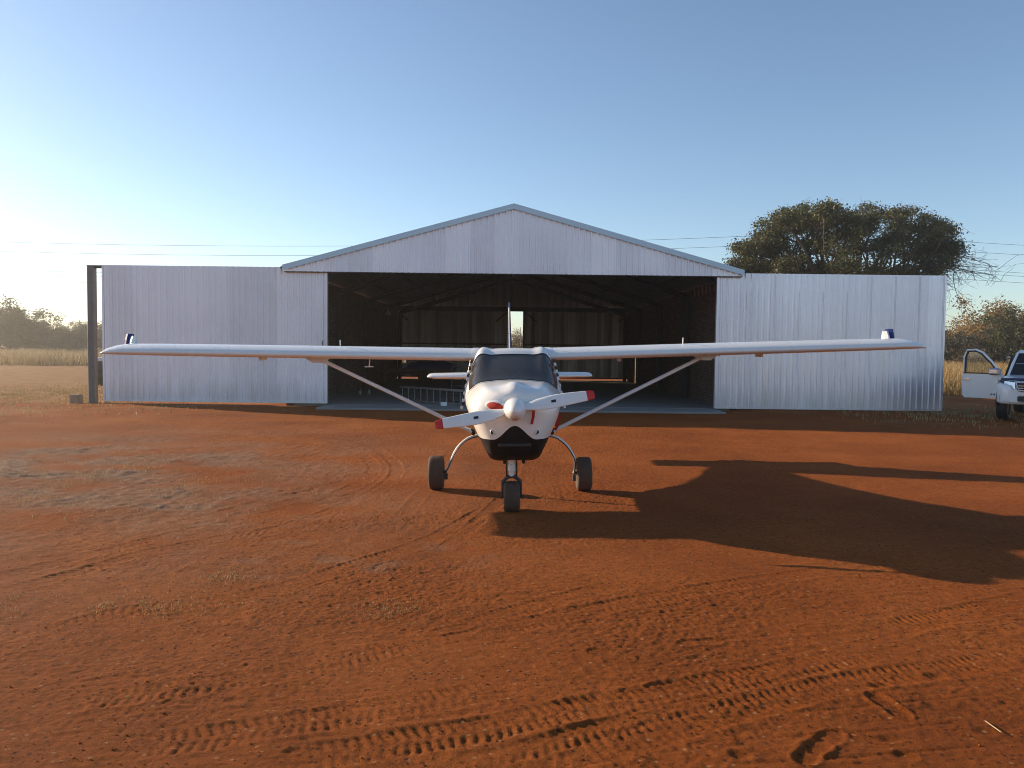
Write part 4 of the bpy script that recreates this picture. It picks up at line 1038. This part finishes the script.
# left tree line, about 110 to 150 m away
bush('olive', at(12, 345, 118)[0], 118, 1.38, .3, 'tallest tree of the far left line, broad dark crown', GL)
bush('grey', at(44, 345, 126)[0], 126, 1.05, 2.0, 'middle-height tree just right of the tallest left tree', GL)
bush('grey', at(72, 345, 122)[0], 122, .98, 4.0, 'low wide tree behind the steel post, left of it', GL)
bush('olive', at(92, 345, 130)[0], 130, .86, 1.0, 'small tree directly behind the steel post', GL)
bush('bare', at(58, 345, 112)[0], 112, .75, .5, 'thin half-bare tree in front of the far left line', GL)
bush('olive', at(-12, 345, 112)[0], 112, 1.1, 5.0, 'dark tree at the left edge of the photo', GL)
bush('grey', at(25, 345, 140)[0], 140, 1.1, 3.0, 'pale grey tree behind the tallest left tree', GL)
bush('grey', at(112, 345, 126)[0], 126, 1.0, .2, 'low tree mostly hidden behind the left hangar door', GL)
# right bushes, about 65 to 80 m
bush('dry', at(1012, 356, 76)[0], 76, 1.36, 1.0, 'tallest golden-brown tree rising behind the pickup truck', GR)
bush('dry', at(985, 356, 80)[0], 80, 1.0, 3.0, 'brown bushy tree left of the tallest golden tree', GR)
bush('grey', at(962, 356, 74)[0], 74, .8, 2.0, 'low grey-brown bush above the open pickup door', GR)
bush('dry', at(948, 356, 86)[0], 86, .9, 5.0, 'brown bush right beside the edge of the right hangar door', GR)
bush('olive', at(1032, 356, 70)[0], 70, 1.0, 4.2, 'dark olive tree at the right edge of the photo', GR)
bush('bare', at(975, 356, 68)[0], 68, .55, 1.5, 'small half-bare shrub in the golden grass behind the pickup door', GR)
bush('dry', at(930, 356, 80)[0], 80, .8, .8, 'brown bush mostly hidden behind the right hangar door', GR)
bush('bare', .9, 92, .72, .7, 'half-bare tree in the middle of the rear door gap', GB)
bush('dry', -.6, 104, .8, 2.2, 'brown tree behind the tail fin in the rear door gap', GB)
sel = [p for k in protos if k not in used for p in protos[k]]
for p in sel: bpy.data.objects.remove(p)
rng = np.random.default_rng(11); random.seed(11)
# far bush line to the horizon
cs = []
for k in range(520):
    x = rng.uniform(-420, 420); y = 260+rng.uniform(0, 90); cs.append((x, y, rng.uniform(.6, 3.6)))
V, Qf = leaves(cs, 40, (2.6, 2.0, 1.1), .7); tag(np_mesh('far_bushveld', V, Qf, M['leaf_grey'], smooth=False), 'far low bushveld along the horizon', None, None, 'stuff')

# ------------------------------------------------------------------ power lines
def cable(u_l, zp, sag, y, label):
    b = MB(); spans = [(-92, 29), (29, 150), (-213, -92)]
    for a, c in spans:
        pts = [(a+(c-a)*k/24, y, zp-4*sag*(k/24)*(1-k/24)) for k in range(25)]; b.tube(pts, .014, 5, cap=False)
    return tag(b.build('power_cable', M['wire']), label, 'cable', 'power cables behind the hangar')
cable(0, 12.9, 1.9, 72, 'topmost grey power cable, first from the top')
cable(0, 12.1, 1.9, 72.6, 'second power cable from the top, close under the first')
cable(0, 10.6, 2.1, 73.2, 'third power cable from the top, just above the left door')
cable(0, 10.15, 2.1, 72.2, 'fourth power cable from the top, close under the third')
cable(0, 9.7, 2.2, 73, 'lowest power cable, level with the top of the steel post')
t = tag(empty('power_pole', (29, 72.6, 0)), 'wooden power pole partly seen through the crown of the large thorn tree', 'pole')
b = MB(); b.tube([(0,0,-.2), (0,0,13.0)], [.16, .11], 10); b.build('pole', M['bark'], t)
for z in (12.85, 12.05, 10.55, 10.1, 9.65):
    b = MB(); b.box((-.05, -.9, z-.1), (.05, .9, z-.02)); b.build('crossarm', M['steel'], t)

# ------------------------------------------------------------------ pickup truck
c0 = at(1037, 400, 18.5)
truck = tag(empty('pickup_truck', (c0[0], 18.5, 0), R(-40)), 'white pickup truck with its driver door open, parked in the shade', 'pickup truck')
def TP(mb, name, m, parent=None): return mb.build(name, m, truck if parent is None else parent)
def rrect(y, hw, z0, z1, r=.12, n=5, top_in=0.0, zy=None):
    out = []
    for cx, cz, a0 in ((hw-r-top_in, z1-r, 0), (-(hw-r-top_in), z1-r, 90), (-(hw-r), z0+r*.6, 180), (hw-r, z0+r*.6, 270)):
        rz = r if a0 < 180 else r*.6
        for k in range(n+1):
            a = R(a0+90*k/n); out.append((cx+r*math.cos(a), y, cz+rz*math.sin(a)))
    return out
b = MB(); b.loft([rrect(*q) for q in ((.0, .60, .52, .82, .12), (.03, .76, .47, .92, .12), (.14, .85, .45, 1.0, .14), (.35, .88, .46, 1.06, .15), (.8, .89, .50, 1.12, .15), (1.35, .89, .5, 1.16, .15), (1.5, .885, .5, 1.14, .12), (3.6, .885, .5, 1.14, .1), (3.65, .88, .5, 1.13, .08), (5.15, .87, .52, 1.12, .08), (5.2, .83, .56, 1.08, .06))]); TP(b, 'body', M['truck'])
b = MB()
def cabring(z, y0, y1, hw, r=.12):
    out = []
    for cx, cy, a0 in ((hw-r, y1-r, 0), (-(hw-r), y1-r, 90), (-(hw-r), y0+r, 180), (hw-r, y0+r, 270)):
        for k in range(5): a = R(a0+90*k/4); out.append((cx+r*math.cos(a), cy+r*math.sin(a), z))
    return out
CAB = [(1.08, 1.30, 3.62, .83), (1.45, 1.68, 3.56, .775), (1.74, 2.0, 3.45, .70), (1.80, 2.12, 3.36, .64), (1.815, 2.3, 3.2, .5)]
b.loft([cabring(*q) for q in CAB]); TP(b, 'cab', M['truck'])
def cabpt(t, s):   # windscreen surface: t up, s -1..1 across
    z0, y0, _, h0 = CAB[0]; z1, y1, _, h1 = CAB[2]; z = 1.14+(1.72-1.14)*t; k = (z-1.08)/(1.74-1.08)
    return (s*(h0+(h1-h0)*k-.07), y0+(y1-y0)*k-.012+.09*abs(s)**3*0, z)
b = MB(); pts = [[cabpt(t, s) for s in (-1, -.5, 0, .5, 1)] for t in (0, .33, .66, 1)]
b.loft(pts, cap=False, closed=False); wsn = TP(b, 'windscreen', M['plastic'])
b = MB(); b.loft([[(p[0], p[1]-.008, p[2]) for p in r] for r in pts], cap=False, closed=False); TP(b, 'glass', M['truck_glass'], wsn)
b = MB(); b.tube([(-.6, 1.29, 1.15), (-.1, 1.40, 1.30)], .008, 6); b.tube([(.0, 1.29, 1.15), (.5, 1.40, 1.30)], .008, 6); TP(b, 'wiper', M['plastic'])
for s in (-1, 1):
    for y0, y1 in ((1.9, 2.55), (2.65, 3.35)):
        if s < 0 and y0 < 2: continue
        b = MB(); vs = [(s*.835, y0-.15 if y0 < 2 else y0, 1.17), (s*.835, y1, 1.17), (s*.73, y1-.03, 1.66), (s*.73, y0+.3 if y0 < 2 else y0, 1.66)]
        b.add(vs, [(0,1,2,3) if s > 0 else (3,2,1,0)]); TP(b, 'side_window', M['plastic'])
b = MB(); vs = [(-.893, 1.55, .56), (-.893, 2.6, .56), (-.893, 2.6, 1.12), (-.80, 2.55, 1.68), (-.80, 2.1, 1.68), (-.893, 1.6, 1.12)]; b.add(vs, [(0,1,2,3,4,5)]); b.add([(x-.002, y, z) for x, y, z in vs], [(5,4,3,2,1,0)]); TP(b, 'door_opening_shade', M['plastic'])  # dark sheet painted for the shade inside the cab; no hole is cut
# nose details
for s in (-1, 1):
    b = MB(); b.loft([[(s*x, y, z) for x, y, z in q] for q in ([(.46, .0, .83), (.46, .02, 1.0), (.50, .12, 1.03), (.50, .14, .82)], [(.70, .05, .82), (.70, .09, 1.025), (.70, .2, 1.045), (.70, .2, .81)], [(.83, .15, .86), (.84, .21, 1.05), (.83, .3, 1.06), (.83, .3, .86)])], smooth=False); hl = TP(b, 'headlight', M['chrome'])
    b = MB(); b.loft([[(s*x, y-.012, z) for x, y, z in q] for q in ([(.455, .0, .825), (.455, .02, 1.005), (.50, .12, 1.035), (.50, .14, .815)], [(.70, .05, .815), (.70, .09, 1.03), (.70, .2, 1.05), (.70, .2, .805)], [(.835, .15, .855), (.845, .21, 1.055), (.835, .3, 1.065), (.835, .3, .855)])], smooth=False); TP(b, 'lens', M['lens'], hl)
    b = MB(); b.lathe([(.055, .02), (.055, -.01), (.03, -.004), (.001, -.002)], (s*.66, .045, .60), (0, 1, 0), 16); fg = TP(b, 'fog_lamp', M['chrome'])
    b = MB(); b.bbox((s*.66-.13, .035, .52), (s*.66+.13, .075, .68), .03); TP(b, 'fog_recess', M['plastic'], fg)
b = MB(); b.bbox((-.42, -.03, .80), (.42, .03, 1.0), .03); gr = TP(b, 'grille', M['plastic'])
b = MB(); b.tube([(-.44, -.02, .995), (.44, -.02, .995), (.37, -.035, .80), (-.37, -.035, .80), (-.44, -.02, .995)], .022, 8); TP(b, 'chrome_surround', M['chrome'], gr)
for z in (.86, .92):
    b = MB(); b.bbox((-.39, -.045, z-.012), (.39, -.025, z+.012), .004); TP(b, 'slat', M['chrome'], gr)
b = MB(); b.bbox((-.40, -.015, .52), (.40, .02, .68), .03); TP(b, 'lower_intake', M['plastic'])
b = MB(); b.tube([(-.78, .24, 1.075), (-.4, .10, 1.07), (0, .07, 1.07), (.4, .10, 1.07), (.78, .24, 1.075)], [.02, .035, .04, .035, .02], 8); TP(b, 'bonnet_deflector', M['navy'])
for s in (-1, 1):
    for y in (.92, 4.0):
        t = empty('wheel', (s*.80, y, .37)); t.parent = truck
        b = MB(); r, w = .37, .25; b.lathe([(.2, -.11), (.30, -.125), (.35, -.11), (.37, -.06), (.365, 0), (.37, .06), (.35, .11), (.30, .125), (.2, .11), (.2, -.11)], (0,0,0), (1,0,0), 32, cap=False); TP(b, 'tyre', M['plastic'], t)
        b = MB(); b.lathe([(.001, .10), (.05, .11), (.07, .06), (.18, .05), (.205, .11), (.2, 0), (.205, -.11), (.18, -.05), (.001, -.05)], (0,0,0), (1,0,0), 24, cap=False); TP(b, 'rim', M['rim'], t)
        b = MB(); arc = [(s*.895, y+.45*math.cos(a), .37+.45*math.sin(a)) for a in [math.pi*k/12 for k in range(13)]]; b.tube(arc, .03, 6)
        b2 = [(s*.888, y+.44*math.cos(a), .37+.44*math.sin(a)) for a in [math.pi*k/16 for k in range(17)]]; b.add(b2 + [(s*.888, y, .40)], [(k, k+1, 17) for k in range(16)]); TP(b, 'wheel_arch', M['plastic'])
# open door on the left of the photo: hinge at (-.89, 1.5), swung out about 70 degrees
door = empty('door', (-.90, 1.50, 0), R(70)); door.parent = truck
b = MB(); pr_ = [(0, .52), (.98, .50), (1.05, .60), (1.06, 1.14), (0.02, 1.16)]
def plate(mb, pr, x0, x1, mi=0):
    n = len(pr); vs = [(x0, y, z) for y, z in pr] + [(x1, y, z) for y, z in pr]
    mb.add(vs, [tuple(range(n)), tuple(range(2*n-1, n-1, -1))] + [(i, n+i, n+(i+1) % n, (i+1) % n) for i in range(n)], mi)
plate(b, pr_, -.05, .05); TP(b, 'door_panel', M['truck'], door)
b = MB(); b.tube([(0, .05, 1.15), (0, .30, 1.48), (0, .55, 1.73), (0, .72, 1.80), (0, .96, 1.79), (0, 1.03, 1.6), (0, 1.04, 1.15)], .03, 8); TP(b, 'window_frame', M['truck'], door)
b = MB(); b.tube([(-.012, .10, 1.17), (-.012, .33, 1.46), (-.012, .57, 1.69), (-.012, .73, 1.765), (-.012, .93, 1.755), (-.012, .985, 1.6), (-.012, .99, 1.17)], .022, 6); b.box((-.035, .06, 1.155), (.02, 1.03, 1.185)); TP(b, 'window_rubber', M['plastic'], door)
b = MB(); plate(b, [(.08, 1.17), (1.02, 1.17), (1.0, 1.74), (.74, 1.77), (.55, 1.70)], -.003, .003); TP(b, 'window_pane', M['truck_glass'], door)
b = MB(); b.bbox((-.085, .82, .98), (-.051, 1.0, 1.03), .01); TP(b, 'door_handle', M['chrome'], door)
b = MB(); b.bbox((-.22, .01, 1.14), (-.06, .29, 1.32), .04); TP(b, 'wing_mirror', M['mirror_shell'], door)
for k in range(3):
    b = MB(); b.box((-.056, .10+k*.07, .60), (-.0505, .14+k*.07, .64)); TP(b, 'door_marking', M['plastic'], door)
# ------------------------------------------------------------------ light
az = np.array([-.913, .408]); EL = R(17.2)
S = Vector((az[0]*math.cos(EL), az[1]*math.cos(EL), math.sin(EL)))
sd = bpy.data.lights.new('sun', 'SUN'); sd.energy = 4.7; sd.angle = R(.53); sd.color = (1, .80, .56)
so = bpy.data.objects.new('sun', sd); col.objects.link(so); so.rotation_euler = (-S).to_track_quat('-Z', 'Y').to_euler()
w = bpy.data.worlds.new('World'); sc.world = w; w.use_nodes = True; nt = w.node_tree
sky = nt.nodes.new('ShaderNodeTexSky'); sky.sky_type = 'NISHITA'; sky.sun_disc = False; sky.sun_elevation = EL; sky.sun_rotation = math.atan2(az[0], az[1]) % (2*math.pi)
sky.air_density = 1.0; sky.dust_density = .7; sky.ozone_density = 1.6; sky.altitude = 1200
bg = nt.nodes['Background']; bg.inputs[1].default_value = .112; nt.links.new(sky.outputs[0], bg.inputs[0])
sc.view_settings.view_transform = 'Standard'; sc.view_settings.look = 'None'; sc.view_settings.exposure = .72; sc.view_settings.gamma = 1
sc.cycles.max_bounces = 8; sc.cycles.transparent_max_bounces = 12

# ------------------------------------------------------------------ haze: dusty morning air in one closed box round everything
b = MB(); b.box((-1600, -450, -2), (1600, 1600, 13.6))
hm = bpy.data.materials.new('dusty_air'); hm.use_nodes = True; hn = hm.node_tree; hn.nodes.remove(hn.nodes['Principled BSDF'])
pv = hn.nodes.new('ShaderNodeVolumePrincipled'); pv.inputs['Color'].default_value = (.95, .90, .82, 1); pv.inputs['Density'].default_value = .0011; pv.inputs['Anisotropy'].default_value = .7
hn.links.new(pv.outputs[0], hn.nodes['Material Output'].inputs['Volume'])
tag(b.build('haze', hm), 'thin dusty haze in the low sun', None, None, 'stuff')

sc.cycles.filter_width = 1.0
